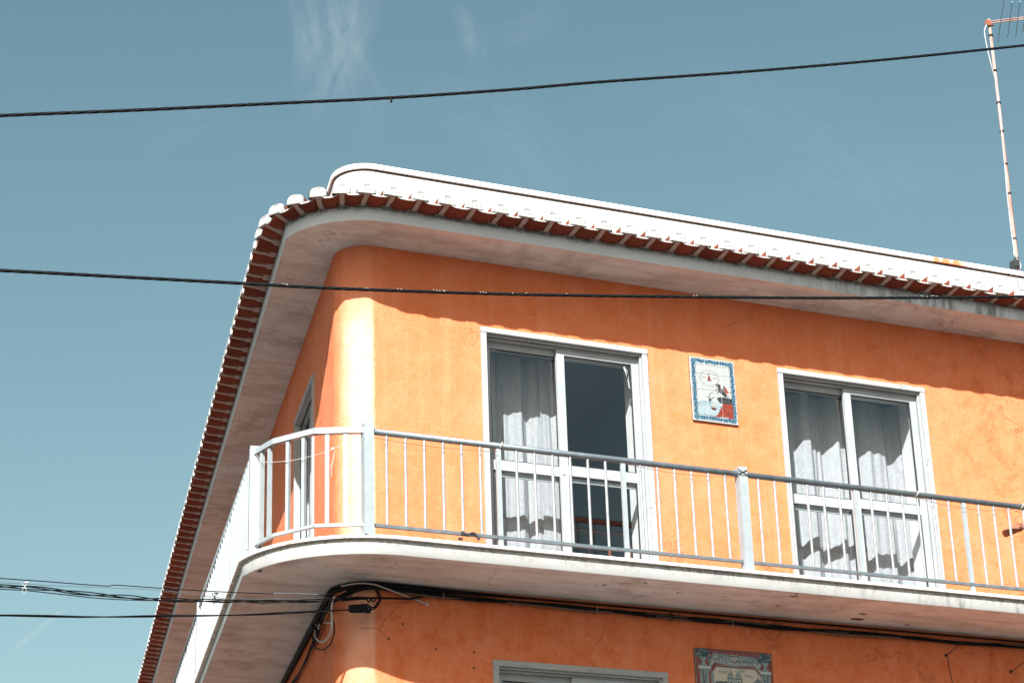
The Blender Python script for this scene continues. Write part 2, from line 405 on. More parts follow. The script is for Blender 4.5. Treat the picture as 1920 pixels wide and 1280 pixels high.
# ------------------------------------------------------------------ ground
mb = MB(); S = 4000
mb.face([(-S, -S, ZG), (S, -S, ZG), (S, S, ZG), (-S, S, ZG)])
MG = Mat('pale_stone_paving', .9, spec=.2)
MG.color(MG.mix(MG.ramp(MG.noise(.6, 5), .3, .7), (.088, .072, .062), (.066, .055, .047)))
ground = mb.build('ground', MG.m); tag(ground, kind='structure')
mb = MB()
pv = lift(wall_plan(1.3), ZG+.13); pv0 = lift(wall_plan(-.2), ZG+.13); pk = lift(wall_plan(1.3), ZG+.002)
sweep(mb, [pv0, pv, pk], sm=False)
pave = mb.build('pavement', simple('limestone_pavement', (.20, .165, .14), .9, var=.15, scale=6)); tag(pave, kind='structure')

# ------------------------------------------------------------------ building
B = thing('apartment_building', 'orange rendered corner apartment building with rounded corner, tiled eave and wrap-around balcony', 'building', (.33, .27, ZG))
ZS, ZB, ZT = 3.2585, .3503, .4987
WIN = [  # frame, u0, u1, z0, z1
    (PR, 1.253, 2.815, ZT, 2.652, 'a'), (PR, 4.117, 5.660, ZT, 2.652, 'b'), (PR, 1.281, 2.834, -2.40, -.198, 'c'),
    (PL, 1.47, 2.73, ZT, 2.652, 'd'), (PL, 5.35, 6.70, ZT, 2.652, 'e')]
def wall_face(mb, P, ua, ub, za, zb, holes, depth=.26):
    us = sorted({ua, ub} | {h[i] for h in holes for i in (0, 1)}); zs = sorted({za, zb} | {h[i] for h in holes for i in (2, 3)})
    for i in range(len(us)-1):
        for j in range(len(zs)-1):
            um, zm = (us[i]+us[i+1])/2, (zs[j]+zs[j+1])/2
            if any(h[0] < um < h[1] and h[2] < zm < h[3] for h in holes): continue
            for o in (0, -depth):
                mb.face([P(us[i], o, zs[j]), P(us[i+1], o, zs[j]), P(us[i+1], o, zs[j+1]), P(us[i], o, zs[j+1])])
    for h in holes:
        c = [(h[0], h[2]), (h[1], h[2]), (h[1], h[3]), (h[0], h[3])]
        for k in range(4):
            a, b = c[k], c[(k+1) % 4]
            mb.face([P(a[0], 0, a[1]), P(b[0], 0, b[1]), P(b[0], -.035, b[1]), P(a[0], -.035, a[1])])
mb = MB(); zt_, zb_ = ZS+.02, ZG
hole = lambda w: (w[1]+.035, w[2]-.035, w[3] if w[3] > 0 else w[3]+.035, w[4]-.035)
tl = LD.dot(CW)
wall_face(mb, PR, .33, XMAX, zb_, zt_, [hole(w) for w in WIN if w[0] is PR])
wall_face(mb, PL, tl, TMAX, zb_, zt_, [hole(w) for w in WIN if w[0] is PL])
RW = -LN.dot(CW)
arc = [Vector((CW.x + (RW+(.27-RW)*i/28)*math.cos(PHL + (1.5*PI-PHL)*i/28), CW.y + (RW+(.27-RW)*i/28)*math.sin(PHL + (1.5*PI-PHL)*i/28), 0)) for i in range(29)]
zz = [zb_, -2, 0, 1.2, 2.4, zt_]
vs = [Vector((p.x, p.y, z)) for z in zz for p in arc]
mb.raw(vs, [(k*29+i, k*29+i+1, (k+1)*29+i+1, (k+1)*29+i) for k in range(len(zz)-1) for i in range(28)], 0, True)
# far ends and back, so the house is closed
far = [PR(XMAX, 0, 0), PL(TMAX, 0, 0)]
back = Vector((XMAX+3, TMAX+.5, 0))
for a, b in ((far[0], Vector((XMAX, TMAX, 0))), (Vector((XMAX, TMAX, 0)), far[1])):
    mb.face([(a.x, a.y, zb_), (b.x, b.y, zb_), (b.x, b.y, zt_), (a.x, a.y, zt_)])
wall = mb.build('wall', M_WALL, B, weld=0)
for p in wall.data.polygons: p.use_smooth = p.use_smooth and True

# soffit + fascia
mb = MB()
so = lambda z: lift(plan(.4345, .4732, .69), z)
sweep(mb, [lift(plan(-.03, -.03, None, 22), ZS), so(ZS)], sm=False)
soffit = mb.build('soffit', M_SOFF, B, recalc=False)
mb = MB()
fo = lambda d, z: lift(plan(.4345+d, .4732+d, .69+d), z)
sweep(mb, [so(ZS-.004), fo(.004, ZS), fo(.006, ZS+.06), fo(.012, 3.376), so(3.376)])
fascia = mb.build('fascia', M_FASC, B, recalc=False)

# roof with its tiles
OFT = .655
def roofz(off): return 3.388 + (OFT-off)*.02
mb = MB()
sweep(mb, [lift(plan(.50, .50), 3.384), lift(plan(-.02, -.02, None, 22), roofz(-.02)-.05)], sm=False)
roof = mb.build('roof', M_MORT, B, recalc=False)
# joint frames: inner point (at the fascia) and outer point (at the drip edge)
J = []
k = 0
for k in range(82, 1, -1):
    t = .40 + .2407*(k-1)
    if t > .40: J.append((PL(t, .44, 0), PL(t, .635, 0)))
cj = [((-.374, .475), (-.545, .44)), ((-.414, .262), (-.576, .215)), ((-.405, .075), (-.552, -.02)), ((-.335, -.10), (-.462, -.245)), ((-.235, -.255), (-.33, -.43)),
      ((-.11, -.385), (-.17, -.555)), ((.045, -.458), (.018, -.628))]
tj = [j for j in J if LD.dot(j[1]) > .52]
J = tj + [(Vector((*a, 0)), Vector((*b, 0))) for a, b in cj]
x = .235+.0
while x < XMAX: J.append((PR(x, .479, 0), PR(x, OFT, 0))); x += .2372
def inward(j, d):
    """point d metres in from the drip edge along the joint's own direction"""
    v = (j[0]-j[1]).normalized(); return j[1] + v*d
for i in range(len(J)-1):
    a, b = J[i], J[i+1]
    rn = random.Random(i)
    w = (b[1]-a[1]).length; n = 4; e = .012; dz = rn.uniform(-.003, .003); dp = rn.uniform(-.006, .006)
    rows = []
    for d, zo in ((dp-.004, 0), (.10, .004), (.215, .0)):
        row = []
        for s in range(n+1):
            f = (s/n)*(1-2*e/w) + e/w
            p = inward(a, d).lerp(inward(b, d), f)
            arch = -.026*(1-abs(2*s/n-1)**3)
            zl = (3.408+dz if d < .05 else 3.402+dz if d < .15 else 3.397+dz) + arch + zo*0
            row.append(Vector((p.x, p.y, zl)))
        rows.append(row)
    mb = MB(); K = n+1
    top = [[Vector((p.x, p.y, p.z+.014)) for p in r] for r in rows]
    vs = [p for r in rows for p in r] + [p for r in top for p in r]; T = 3*K; fs = []
    for r in range(2):
        for s in range(n):
            fs.append((r*K+s, r*K+s+1, (r+1)*K+s+1, (r+1)*K+s)); fs.append((T+r*K+s, T+(r+1)*K+s, T+(r+1)*K+s+1, T+r*K+s+1))
    for s in range(n): fs.append((s, T+s, T+s+1, s+1)); 
    for s in range(n): fs.append((2*K+s, 2*K+s+1, T+2*K+s+1, T+2*K+s))
    for r in range(2):
        fs.append((r*K, (r+1)*K, T+(r+1)*K, T+r*K)); fs.append((r*K+n, T+r*K+n, T+(r+1)*K+n, (r+1)*K+n))
    mb.raw(vs, fs)
    # painted front lip
    mb.mi = [1 if (q >= 4*n and q < 5*n) else 0 for q in range(len(mb.mi))]
    mb.build('pan_tile', [M_TILE, M_CAP], roof)
# shared meshes for what sits on each joint; local +Y points inward
rn = random.Random(3)
def cap_mesh(seed):
    rn = random.Random(seed); mb = MB(); n = 8
    def prof(w, h, z0, jit=.03):
        out = []
        for k in range(n+1):
            a = PI*k/n; c, s_ = math.cos(a), math.sin(a)
            px = w*(abs(c)**.75)*(1 if c > 0 else -1); pz = h*(s_**.62)
            out.append((px*(1+rn.uniform(-jit, jit)), z0+pz*(1+rn.uniform(-jit, jit))))
        return out
    f = prof(.072, .084, .0); g = prof(.080, .092, .0, .015)
    vs = [(x_, -.014+.006*(z_/.08), z_) for x_, z_ in f] + [(x_, .013, z_) for x_, z_ in g]
    K = n+1
    fs = [tuple(range(K))] + [(k, k+1, K+k+1, K+k) for k in range(n)] + [tuple(range(2*K-1, K-1, -1)), (0, K, 2*K-1, K-1)]
    mb.raw(vs, fs); return mb.mesh('mortar_cap', M_CAP)
def cover_mesh():
    mb = MB(); n = 8; rows = []
    for d, w, h in ((.0, .080, .092), (.32, .076, .086), (.62, .074, .084)):
        rows.append([Vector((w*(abs(math.cos(PI*k/n))**.75)*(1 if k < n/2 else -1), d, h*math.sin(PI*k/n)**.62 if 0 < k < n else 0)) for k in range(n+1)])
    K = n+1; vs = [p for r in rows for p in r]; fs = []
    for r in range(2):
        for k in range(n): fs.append((r*K+k, r*K+k+1, (r+1)*K+k+1, (r+1)*K+k))
    mb.raw(vs, fs, 0, True); return mb.mesh('cover_tile', M_TILE)
def joint_mesh(seed):
    rn = random.Random(seed); mb = MB(); vs = []
    for d, w, lo in ((-.004, .024, .006), (.05, .021, -.006), (.12, .019, -.014), (.190, .017, -.018)):
        w *= rn.uniform(.85, 1.2); s_ = rn.uniform(-.004, .004)
        vs += [Vector((-w+s_, d, lo)), Vector((w+s_, d, lo+rn.uniform(-.002, .002))), Vector((w+s_, d, .012)), Vector((-w+s_, d, .012))]
    fs = [(3, 2, 1, 0), (12, 13, 14, 15)] + [(k*4+i, k*4+(i+1) % 4, k*4+4+(i+1) % 4, k*4+4+i) for k in range(3) for i in range(4)]
    mb.raw(vs, fs); return mb.mesh('mortar_joint', M_MORT)
caps = [cap_mesh(s) for s in range(6)]; cov = cover_mesh(); jm = [joint_mesh(s) for s in range(5)]
for i, j in enumerate(J):
    v = (j[0]-j[1]).normalized(); rz = math.atan2(v.y, v.x) - PI/2
    loc = Vector((j[1].x, j[1].y, 3.401))
    new_obj('mortar_joint', jm[i % 5], roof, loc + Vector((0, 0, -.004)), rz)
    new_obj('cover_tile', cov, roof, loc + v*.01, rz)
    c = new_obj('mortar_cap', caps[(i*5) % 6], roof, loc + Vector((0, 0, .003)), rz + random.uniform(-.05, .05))
    sc_ = random.uniform(.94, 1.05); c.scale = (sc_, 1, random.uniform(.94, 1.06))

# parapet
mb = MB(); XP = 6.965
def para(off, z):
    pl = [p for p in lift(wall_plan(off, 26), z) if p.x < XP-.01 or p.y > .5]
    return pl + [Vector((XP+max(0, off), -off, z))]
pa = [para(0, 3.50), para(0, 3.972), para(-.16, 3.972), para(-.16, 3.50)]
sweep(mb, pa[:2]); sweep(mb, pa[2:])
mb.box(PR, XP-.14, XP, -.6, -.001, 3.45, 3.972)
parapet = mb.build('parapet', M_PARA, B, recalc=False)
mb = MB()
cp = [para(.0, 3.966), para(.022, 3.968), para(.024, 4.004), para(.016, 4.014), para(-.17, 4.018), para(-.17, 3.97)]
sweep(mb, cp, sm=False, closed=True)
mb.face([r[-1] for r in cp])
mb.box(PR, XP-.16, XP+.02, -.6, -.171, 3.972, 4.014)
MC = Mat('coping_paint_with_rust', .6, spec=.3); x_, y_, z_ = MC.xyz()
ru = MC.math('MULTIPLY', MC.math('MULTIPLY', MC.ramp(x_, 5.75, 5.95), MC.ramp(x_, 6.45, 6.2)), MC.ramp(MC.noise(6, 5), .40, .5))
ru2 = MC.math('MULTIPLY', MC.ramp(MC.noise(5, 6, .7, MC.vec((1, 1, 1), (2, 0, 0))), .63, .68), .7)
MC.color(MC.mix(MC.math('MAXIMUM', ru, ru2), (.84, .84, .82), (.62, .20, .09)))
mb.build('coping', MC.m, parapet, recalc=False)
mb = MB(); sweep(mb, [para(.003, 3.953), para(.004, 3.966)]); mb.build('coping_shadow_line', M_GASK, parapet, recalc=False)  # black band paints in the shadow line under the coping overhang
mb = MB()
mb.face([(CW.x-.1, .3, 3.46), (XMAX, .05, 3.46), (XMAX, TMAX, 3.46), PL(TMAX, -.1, 3.46)])
mb.build('flat_roof', M_MORT, B, recalc=False)

# balcony slab
mb = MB()
slo = lambda d, z: lift(plan(.7485+d, .7453+d, .985+d), z)
sweep(mb, [lift(plan(-.03, -.03, None, 22), ZB), slo(-.004, ZB)], mi=1, sm=False)
sweep(mb, [slo(-.004, ZB), slo(0, ZB+.004), slo(0, ZT-.028)], sm=True)
sweep(mb, [slo(-.05, ZT-.014), lift(plan(-.03, -.03, None, 22), ZT-.014)], mi=2, sm=False)
slab = mb.build('balcony_slab', [M_SLAB, M_SOFF2, simple('terracotta_floor', (.22, .09, .055), .8, var=.2, scale=6)], B, recalc=False)
mb = MB()
sweep(mb, [slo(-.08, ZT-.029), slo(.030, ZT-.029), slo(.032, ZT-.022), slo(.028, ZT-.004), slo(-.08, ZT)], sm=False, closed=True)
ML = Mat('lip_stone_with_rust', .75, spec=.2); x_, y_, z_ = ML.xyz()
rr_ = ML.math('MULTIPLY', ML.ramp(x_, .2, -.3), ML.ramp(ML.noise(16, 5, .7), .54, .62))
lc = ML.mix(ML.ramp(ML.noise(6, 5), .4, .7), (.70, .70, .68), (.55, .54, .52))
ML.color(ML.mix(rr_, lc, (.45, .16, .08)))
mb.build('slab_lip', ML.m, slab, recalc=False)
# spalled spots on the underside of the slab, with rusty steel showing
def blob(mb, c, ax, ay, rx, ry, z, seed, n=11, mi=0):
    rn = random.Random(seed); pts = []
    for k in range(n):
        a = 2*PI*k/n; r = rn.uniform(.55, 1.15)
        pts.append(c + ax*(math.cos(a)*rx*r) + ay*(math.sin(a)*ry*r))
    top = [Vector((p.x, p.y, z)) for p in pts]; low = [Vector((c.x*.3+p.x*.7, c.y*.3+p.y*.7, z-.004)) for p in pts]
    mb.raw(top+low, [(k, (k+1) % n, n+(k+1) % n, n+k) for k in range(n)] + [tuple(range(2*n-1, n-1, -1))], mi)
def on_slab(px, py):
    d = ray(px, py); return CAM + d*((ZB-CAM.z)/d.z)
M_SPALL = simple('broken_dark_concrete', (.10, .065, .05), .95, var=.5, scale=120, bumpd=.004)
for i, (px, py, rx, ry) in enumerate([(1606, 1160, .075, .05), (1618, 1150, .05, .03), (1488, 1117, .05, .018), (1493, 1113, .015, .03), (1458, 1135, .010, .035), (1133, 1096, .009, .035),
                                      (1271, 1110, .008, .03), (1277, 1110, .006, .018), (1119, 1098, .01, .008), (1210, 1092, .03, .012), (488, 1070, .02, .05), (1700, 1170, .02, .01), (1360, 1118, .012, .01)]):
    mb = MB(); blob(mb, on_slab(px, py), Vector((1, 0, 0)), Vector((0, 1, 0)), rx, ry, ZB+.001, i)
    mb.build('spalled_spot', M_SPALL, slab)

# ---------------- windows
def make_window(w):
    P, u0, u1, z0, z1, code = w
    door = z0 > 0
    mb = MB(); tw = .048; pr = .020; bv = .004
    zl = z0+.0 if door else z0
    mb.box(P, u0, u0+tw, -.04, pr, zl, z1-tw+.001, bev=bv); mb.box(P, u1-tw, u1, -.04, pr, zl, z1-tw+.001, bev=bv)
    mb.box(P, u0-.002, u1+.002, -.04, pr+.002, z1-tw, z1, bev=bv)
    if not door: mb.box(P, u0-.04, u1+.04, -.04, pr+.05, z0-.04, z0, bev=bv)
    win = mb.build('window', M_TRIM, B)
    # aluminium track frame, two channels
    a0, a1, zt2 = u0+tw+.002, u1-tw-.002, z1-tw-.002
    mb = MB()
    for (o0, o1, t) in ((-.035, -.010, .013), (-.085, -.048, .026), (-.16, -.098, .030)):
        mb.box(P, a0, a0+t, o0, o1, zl+.01, zt2, bev=.002); mb.box(P, a1-t, a1, o0, o1, zl+.01, zt2, bev=.002)
        mb.box(P, a0+t, a1-t, o0, o1, zt2-t, zt2, bev=.002); mb.box(P, a0+t, a1-t, o0, o1, zl, zl+.02, bev=.002)
    mb.build('track_frame', M_ALU, win); mb = MB()
    mb.box(P, a0-.001, a0+.009, -.165, -.012, zl+.012, zt2-.001); mb.box(P, a1-.009, a1+.001, -.165, -.012, zl+.012, zt2-.001)
    mb.box(P, a0+.009, a1-.009, -.165, -.012, zt2-.012, zt2-.001)
    mb.build('track_shadow_backing', M_GASK, win)  # near-black backing, shade of the gaps between tracks put into its colour
    mid = (a0+a1)/2 + (-.015 if P is PR else .02)
    sw = .058
    for si, (s0, s1, oc) in enumerate(((a0+.018, mid+.030, -.118), (mid-.042, a1-.018, -.068))):
        if P is PL: oc = -.118 if si else -.068
        mb = MB(); o0, o1 = oc-.016, oc+.016; zb2, zt3 = zl+.022, zt2-.028
        mr0, mr1 = 1.437, 1.527
        if not door: mr0, mr1 = z0+.9, z0+.99
        e = sw + (.012 if si == 1 and P is PR else 0)
        mb.box(P, s0, s0+e, o0, o1, zb2, zt3, bev=.004); mb.box(P, s1-sw, s1, o0, o1, zb2, zt3, bev=.004)
        mb.box(P, s0+e, s1-sw, o0+.001, o1-.001, zt3-.055, zt3, bev=.003); mb.box(P, s0+e, s1-sw, o0+.001, o1-.001, zb2, zb2+.085, bev=.003)
        mb.box(P, s0+e, s1-sw, o0+.001, o1-.001, mr0, mr1, bev=.003)
        # inner bead of the lower light
        mb.box(P, s0+e, s1-sw, o0-.012, o0-.001, mr0-.045, mr0-.004, bev=.002)
        sash = mb.build('sash', M_ALU, win)
        mb = MB()
        for (za, zc) in ((zb2+.085, mr0), (mr1, zt3-.055)):
            g = .0075
            mb.box(P, s0+e, s0+e+g, oc-.006, oc+.010, za, zc); mb.box(P, s1-sw-g, s1-sw, oc-.006, oc+.010, za, zc)
            mb.box(P, s0+e+g, s1-sw-g, oc-.006, oc+.010, zc-g, zc); mb.box(P, s0+e+g, s1-sw-g, oc-.006, oc+.010, za, za+g)
        mb.build('gasket', M_GASK, win)
        for (za, zc) in ((zb2+.085, mr0), (mr1, zt3-.055)):
            mb = MB(); mb.box(P, s0+e+.002, s1-sw-.002, oc-.003, oc+.002, za+.002, zc-.002)
            mb.build('pane', M_GLASS, win)
        if door:
            mb = MB(); hu = s1-sw/2 if si == 0 else s1-sw/2
            mb.box(P, hu-.012, hu+.012, oc-.045, oc-.017, 1.56, 1.70, bev=.004); mb.build('handle', M_GASK, win)
    if door and P is PR:
        mb = MB(); mb.box(P, mid-.030, mid-.006, -.0515, -.046, 1.44, 1.50, bev=.001); mb.build('lock_plate', M_TRIM, win)
    # white reveal inside the wall
    mb = MB(); q0, q1, qz = u0+.036, u1-.036, z1-.036; dp = .38
    for a, b in (((q0, zl), (q0, qz)), ((q0, qz), (q1, qz)), ((q1, qz), (q1, zl)), ((q1, zl), (q0, zl))):
        mb.face([P(a[0], -.036, a[1]), P(b[0], -.036, b[1]), P(b[0], -dp, b[1]), P(a[0], -dp, a[1])])
    mb.build('window_reveal', M_REVEAL, win, recalc=False)
    return win
wins = {w[5]: make_window(w) for w in WIN}
# rooms behind the glass
def room(P, u0, u1, z0, z1, holes, depth=3.6, mirror=False):
    mb = MB(); f = .381
    c = [P(u0, -f, 0), P(u1, -f, 0), P(u1, -depth, 0), P(u0, -depth, 0)]
    q = lambda p, z: Vector((p.x, p.y, z))
    for a, b in ((1, 2), (2, 3), (3, 0)): mb.face([q(c[a], z0), q(c[b], z0), q(c[b], z1), q(c[a], z1)])
    mb.face([q(p, z1) for p in c]); mb.face([q(p, z0) for p in c], 1)
    us = sorted({u0, u1} | {h[i] for h in holes for i in (0, 1)}); zs = sorted({z0, z1} | {h[i] for h in holes for i in (2, 3)})
    for i in range(len(us)-1):
        for j in range(len(zs)-1):
            um, zm = (us[i]+us[i+1])/2, (zs[j]+zs[j+1])/2
            if any(h[0] < um < h[1] and h[2] < zm < h[3] for h in holes): continue
            mb.face([P(us[i], -f, zs[j]), P(us[i+1], -f, zs[j]), P(us[i+1], -f, zs[j+1]), P(us[i], -f, zs[j+1])])
    mb.build('room', [M_ROOM, M_FLOORIN], B, recalc=False)
room(PR, .9, 3.40, ZT, 2.95, [(1.29, 2.779, ZT, 2.616)], 3.4)
room(PR, 3.6, 6.4, ZT, 2.95, [(4.153, 5.624, ZT, 2.616)], 3.4)
room(PR, .9, 3.6, -2.45, .2, [(1.317, 2.798, -2.40, -.234)], 2.6)
room(PL, 3.75, 6.9, ZT, 2.95, [(5.386, 6.664, ZT, 2.616)], 2.6)
# small back room of the near side window: closed box directly behind it
room(PL, 1.40, 2.9, ZT, 2.95, [(1.506, 2.694, ZT, 2.616)], .62)

# ---------------- balcony railing
ZR = 1.361
RO = .700
mb = MB()
PT = [PL(8.95, .70, 0), PL(4.43, .70, 0), Vector((-.672, .085, 0)), Vector((-.605, -.225, 0)), Vector((-.385, -.545, 0)), Vector((-.015, -.700, 0)), Vector((3.262, -.70, 0)), Vector((6.54, -.70, 0)), Vector((9.5, -.70, 0))]
def V(p, z): return Vector((p.x, p.y, z))
rt = .044
for a, b in zip(PT[:-1], PT[1:]):
    ext = (b-a).normalized()*.004
    if a.x > -.02 and b.x > 0:      # straight tubes of the street side: rounded, duller
        mb.tube([V(a, ZR-.026), V(b, ZR-.026)], .026, 12, 1)
    else: mb.beam(V(a, ZR-rt/2)-ext, V(b, ZR-rt/2)+ext, .050, rt)
railing = mb.build('railing', [M_RAIL, M_RAILD], B)
mb = MB()
for a, b in zip(PT[:-1], PT[1:]): mb.beam(V(a, .582), V(b, .582), .030, .024, 1 if a.x > -.02 and b.x > 0 else 0)
mb.build('bottom_rail', [M_RAIL, M_RAILD], railing)
def post_mesh():
    mb = MB(); P = lambda u, o, z: Vector((u, o, z)); h = .0395
    mb.box(P, -h, h, -h, h, ZT-.006, 1.392, bev=.004); return mb.mesh('post', M_RAIL)
pm = post_mesh()
PB = Vector((0, 0, 0))
for p, rz in ((PT[0], ANG), (PT[1], ANG), (PT[2], ANG), (PT[5], 0), (PT[6], 0), (PT[7], 0)):
    new_obj('post', pm, railing, V(p, 0), rz)
def bal(r=None, sq=None, z0=.594, z1=ZR-rt, mt=None):
    mb = MB()
    if r: mb.tube([(0, 0, z0), (0, 0, z1)], r, 10, cap=False)
    else: mb.box(lambda u, o, z: Vector((u, o, z)), -sq[0], sq[0], -sq[1], sq[1], z0, z1, bev=.002)
    return mb.mesh('baluster', mt or M_RAIL)
M_BAL = simple('worn_baluster_aluminium', (.28, .315, .335), .38, metallic=.35, spec=.5, var=.18, scale=20)
b_round = bal(r=.0115, mt=M_BAL); b_sq = bal(sq=(.0145, .0145)); b_wide = bal(sq=(.020, .010), z0=ZT-.006)
for x0 in (-.015, 3.262, 6.54):
    for k in range(1, 21):
        x = x0 + (3.277)*k/21
        if x > 9.45: break
        if k in (7, 14): new_obj('baluster', b_wide, railing, (x, -.70, 0), 0)
        else: new_obj('baluster', b_round, railing, (x, -.70, 0), 0)
for (cx, cy) in ((-.652, -.035), (-.620, -.150), (-.533, -.335), (-.445, -.458), (-.300, -.583), (-.170, -.638)):
    # onto the nearest rail segment
    c = Vector((cx, cy, 0)); best = None
    for a, b in zip(PT[2:5], PT[3:6]):
        t = max(.03, min(.97, (c-a).dot(b-a)/(b-a).length_squared)); q = a.lerp(b, t)
        if best is None or (q-c).length < best[0]: best = ((q-c).length, q, (b-a))
    _, q, d = best; new_obj('baluster', b_sq, railing, q, math.atan2(d.y, d.x))
for (t0, t1, n) in ((-.043, 4.43, 29), (4.43, 8.95, 29)):
    for k in range(1, n):
        t = t0 + (t1-t0)*k/n
        new_obj('baluster', b_wide if k in (10, 19) else b_sq, railing, PL(t, .70, 0), ANG)

# ------------------------------------------------------------------ curtains
def curtain(name, u0, u1, z0, z1, dep, amp, seed, folds, gather=None, label='', P=PR, group=None):
    rn = random.Random(seed); mb = MB(); nu, nz = 110, 26
    ph = [rn.uniform(0, 6.28) for _ in range(6)]
    vs = []
    for j in range(nz+1):
        v = j/nz; z = z0 + (z1-z0)*v
        for i in range(nu+1):
            s = i/nu
            ua, ub = (u0, u1) if gather is None else (u0 + gather[0]*(1-v)**1.4, u1 + gather[1]*(1-v)**1.4)
            ff = folds*2*PI
            wv = math.sin(ff*s + ph[0] + .5*math.sin(3*v+ph[1])) + .45*math.sin(ff*1.9*s + ph[2] + 1.2*v) + .18*math.sin(ff*4.3*s + ph[3] - 2*v)
            a = amp*(.75 + .35*math.sin(2.2*v + ph[4]))
            u = ua + (ub-ua)*s + .4*amp*math.cos(ff*s + ph[0])*.5
            vs.append(P(u, -(dep + a*wv*.6), z))
    K = nu+1
    mb.raw(vs, [(j*K+i, j*K+i+1, (j+1)*K+i+1, (j+1)*K+i) for j in range(nz) for i in range(nu)], 0, True)
    o = mb.build(name, M_CURT, recalc=False); tag(o, label, 'curtain', group); return o
curtain('curtain', 1.36, 2.02, ZT+.02, 2.62, .47, .075, 3, 2.6, label='white folded curtain filling the left half of the tall window nearest the rounded corner')
curtain('curtain', 1.98, 2.14, ZT+.02, 2.62, .44, .022, 5, 1.0, gather=(0, .10), label='narrow white curtain edge hanging in the open right half of the window nearest the corner')
curtain('curtain', 4.22, 4.95, ZT+.02, 2.62, .44, .060, 9, 2.4, label='white curtain behind the left sash of the window right of the small tile picture')
curtain('curtain', 4.90, 5.68, ZT+.02, 2.62, .44, .055, 12, 2.2, label='white curtain behind the right sash of the window right of the small tile picture')
curtain('curtain', 1.52, 2.0, ZT+.02, 2.62, .45, .02, 15, 3, label='pale grey curtain behind the side window round the corner', P=PL)
# slatted blind low down in the ground-storey window
bl = thing('window_blind', 'pale grey lowered slatted blind inside the window below the balcony', 'blind', (2.05, .2, -.5))
mb = MB(); mb.box(PR, 1.33, 2.78, -.235, -.175, -.30, -.245, bev=.003); mb.build('head_rail', M_ALU, bl)
for k in range(16):
    z = -.335 - .052*k
    mb = MB(); mb.raw([PR(1.335, -.185, z-.02), PR(2.775, -.185, z-.02), PR(2.775, -.200, z+.004), PR(1.335, -.200, z+.004), PR(1.335, -.207, z+.03), PR(2.775, -.207, z+.03)], [(0, 1, 2, 3), (3, 2, 5, 4)])
    mb.build('slat', M_REVEAL, bl, recalc=False)
# scraps of old tape left on the glass of the first window
w_ = wins['a']
for pts in (((1.372, 2.515), (1.40, 2.535), (1.43, 2.528), (1.452, 2.505), (1.425, 2.498), (1.392, 2.505)), ((1.36, 2.497), (1.37, 2.505), (1.405, 2.485), (1.398, 2.478))):
    mb = MB(); n = len(pts); A = [PR(u, -.112, z) for u, z in pts]; C_ = [PR(u, -.1145, z) for u, z in pts]
    mb.raw(A+C_, [tuple(range(n)), tuple(range(2*n-1, n-1, -1))] + [(k, (k+1) % n, n+(k+1) % n, n+k) for k in range(n)]); mb.build('tape_scrap', M_TRIM, w_)
for pts in (((2.615, 2.49), (2.632, 2.50), (2.668, 2.395), (2.655, 2.38)), ((2.64, 2.47), (2.652, 2.475), (2.672, 2.30), (2.662, 2.30))):
    mb = MB(); n = len(pts); A = [PR(u, -.062, z) for u, z in pts]; C_ = [PR(u, -.0645, z) for u, z in pts]
    mb.raw(A+C_, [tuple(range(n)), tuple(range(2*n-1, n-1, -1))] + [(k, (k+1) % n, n+(k+1) % n, n+k) for k in range(n)]); mb.build('tape_scrap', M_ALU, w_)
# bed-end inside the open half of the first window
bd = thing('headboard', 'red-brown wooden rail with pale uprights standing inside the open half of the window', 'furniture', (3.0, 1.2, ZT))
mb = MB(); mb.box(PR, 2.62, 3.35, -1.24, -1.20, 1.45, 1.485, bev=.006); mb.build('top_rail', M_WOOD, bd)
mb = MB(); mb.box(PR, 2.62, 3.35, -1.24, -1.21, 1.36, 1.375, bev=.002); mb.build('lower_rail', M_WOOD, bd)
for x in (2.78, 2.98, 3.18):
    mb = MB(); mb.box(PR, x-.012, x+.012, -1.225, -1.215, ZT, 1.36); mb.build('upright', M_WOOD, bd)

# ------------------------------------------------------------------ painted tile pictures
class Paint:
    def __init__(s, w, h, bgc):
        s.w, s.h = w, h; s.a = np.zeros((h, w, 3), float); s.a[:] = bgc
        s.Y, s.X = np.mgrid[0:h, 0:w].astype(float); s.X = (s.X+.5)/w; s.Y = (s.Y+.5)/h; s.asp = h/w
    def put(s, m, c, al=1.0): s.a[m] = s.a[m]*(1-al) + np.array(c, float)*al
    def ell(s, cx, cy, rx, ry, c, al=1.0, ring=None):
        d = np.sqrt(((s.X-cx)/rx)**2 + ((s.Y-cy)/ry)**2)
        s.put(d <= 1 if ring is None else abs(d-1) < ring, c, al)
    def poly(s, pts, c, al=1.0):
        m = np.zeros(s.X.shape, bool); n = len(pts)
        for i in range(n):
            (x1, y1), (x2, y2) = pts[i], pts[(i+1) % n]
            if y1 == y2: continue
            m ^= ((s.Y >= min(y1, y2)) & (s.Y < max(y1, y2)) & (s.X < x1 + (s.Y-y1)*(x2-x1)/(y2-y1)))
        s.put(m, c, al)
    def line(s, pts, w, c, al=1.0):
        for (x1, y1), (x2, y2) in zip(pts[:-1], pts[1:]):
            dx, dy = x2-x1, (y2-y1)*s.asp; L = dx*dx+dy*dy+1e-12
            t = np.clip(((s.X-x1)*dx + (s.Y-y1)*s.asp*dy)/L, 0, 1)
            d = np.hypot(s.X-x1-t*dx, (s.Y-y1)*s.asp-t*dy); s.put(d < w/2, c, al)
    def image(s, name):
        srgb = np.clip(s.a, 0, 1); im = bpy.data.images.new(name, s.w, s.h)
        px = np.ones((s.h, s.w, 4), np.float32); px[..., :3] = srgb[::-1]
        im.pixels.foreach_set(px.ravel()); im.update(); im.pack(); return im
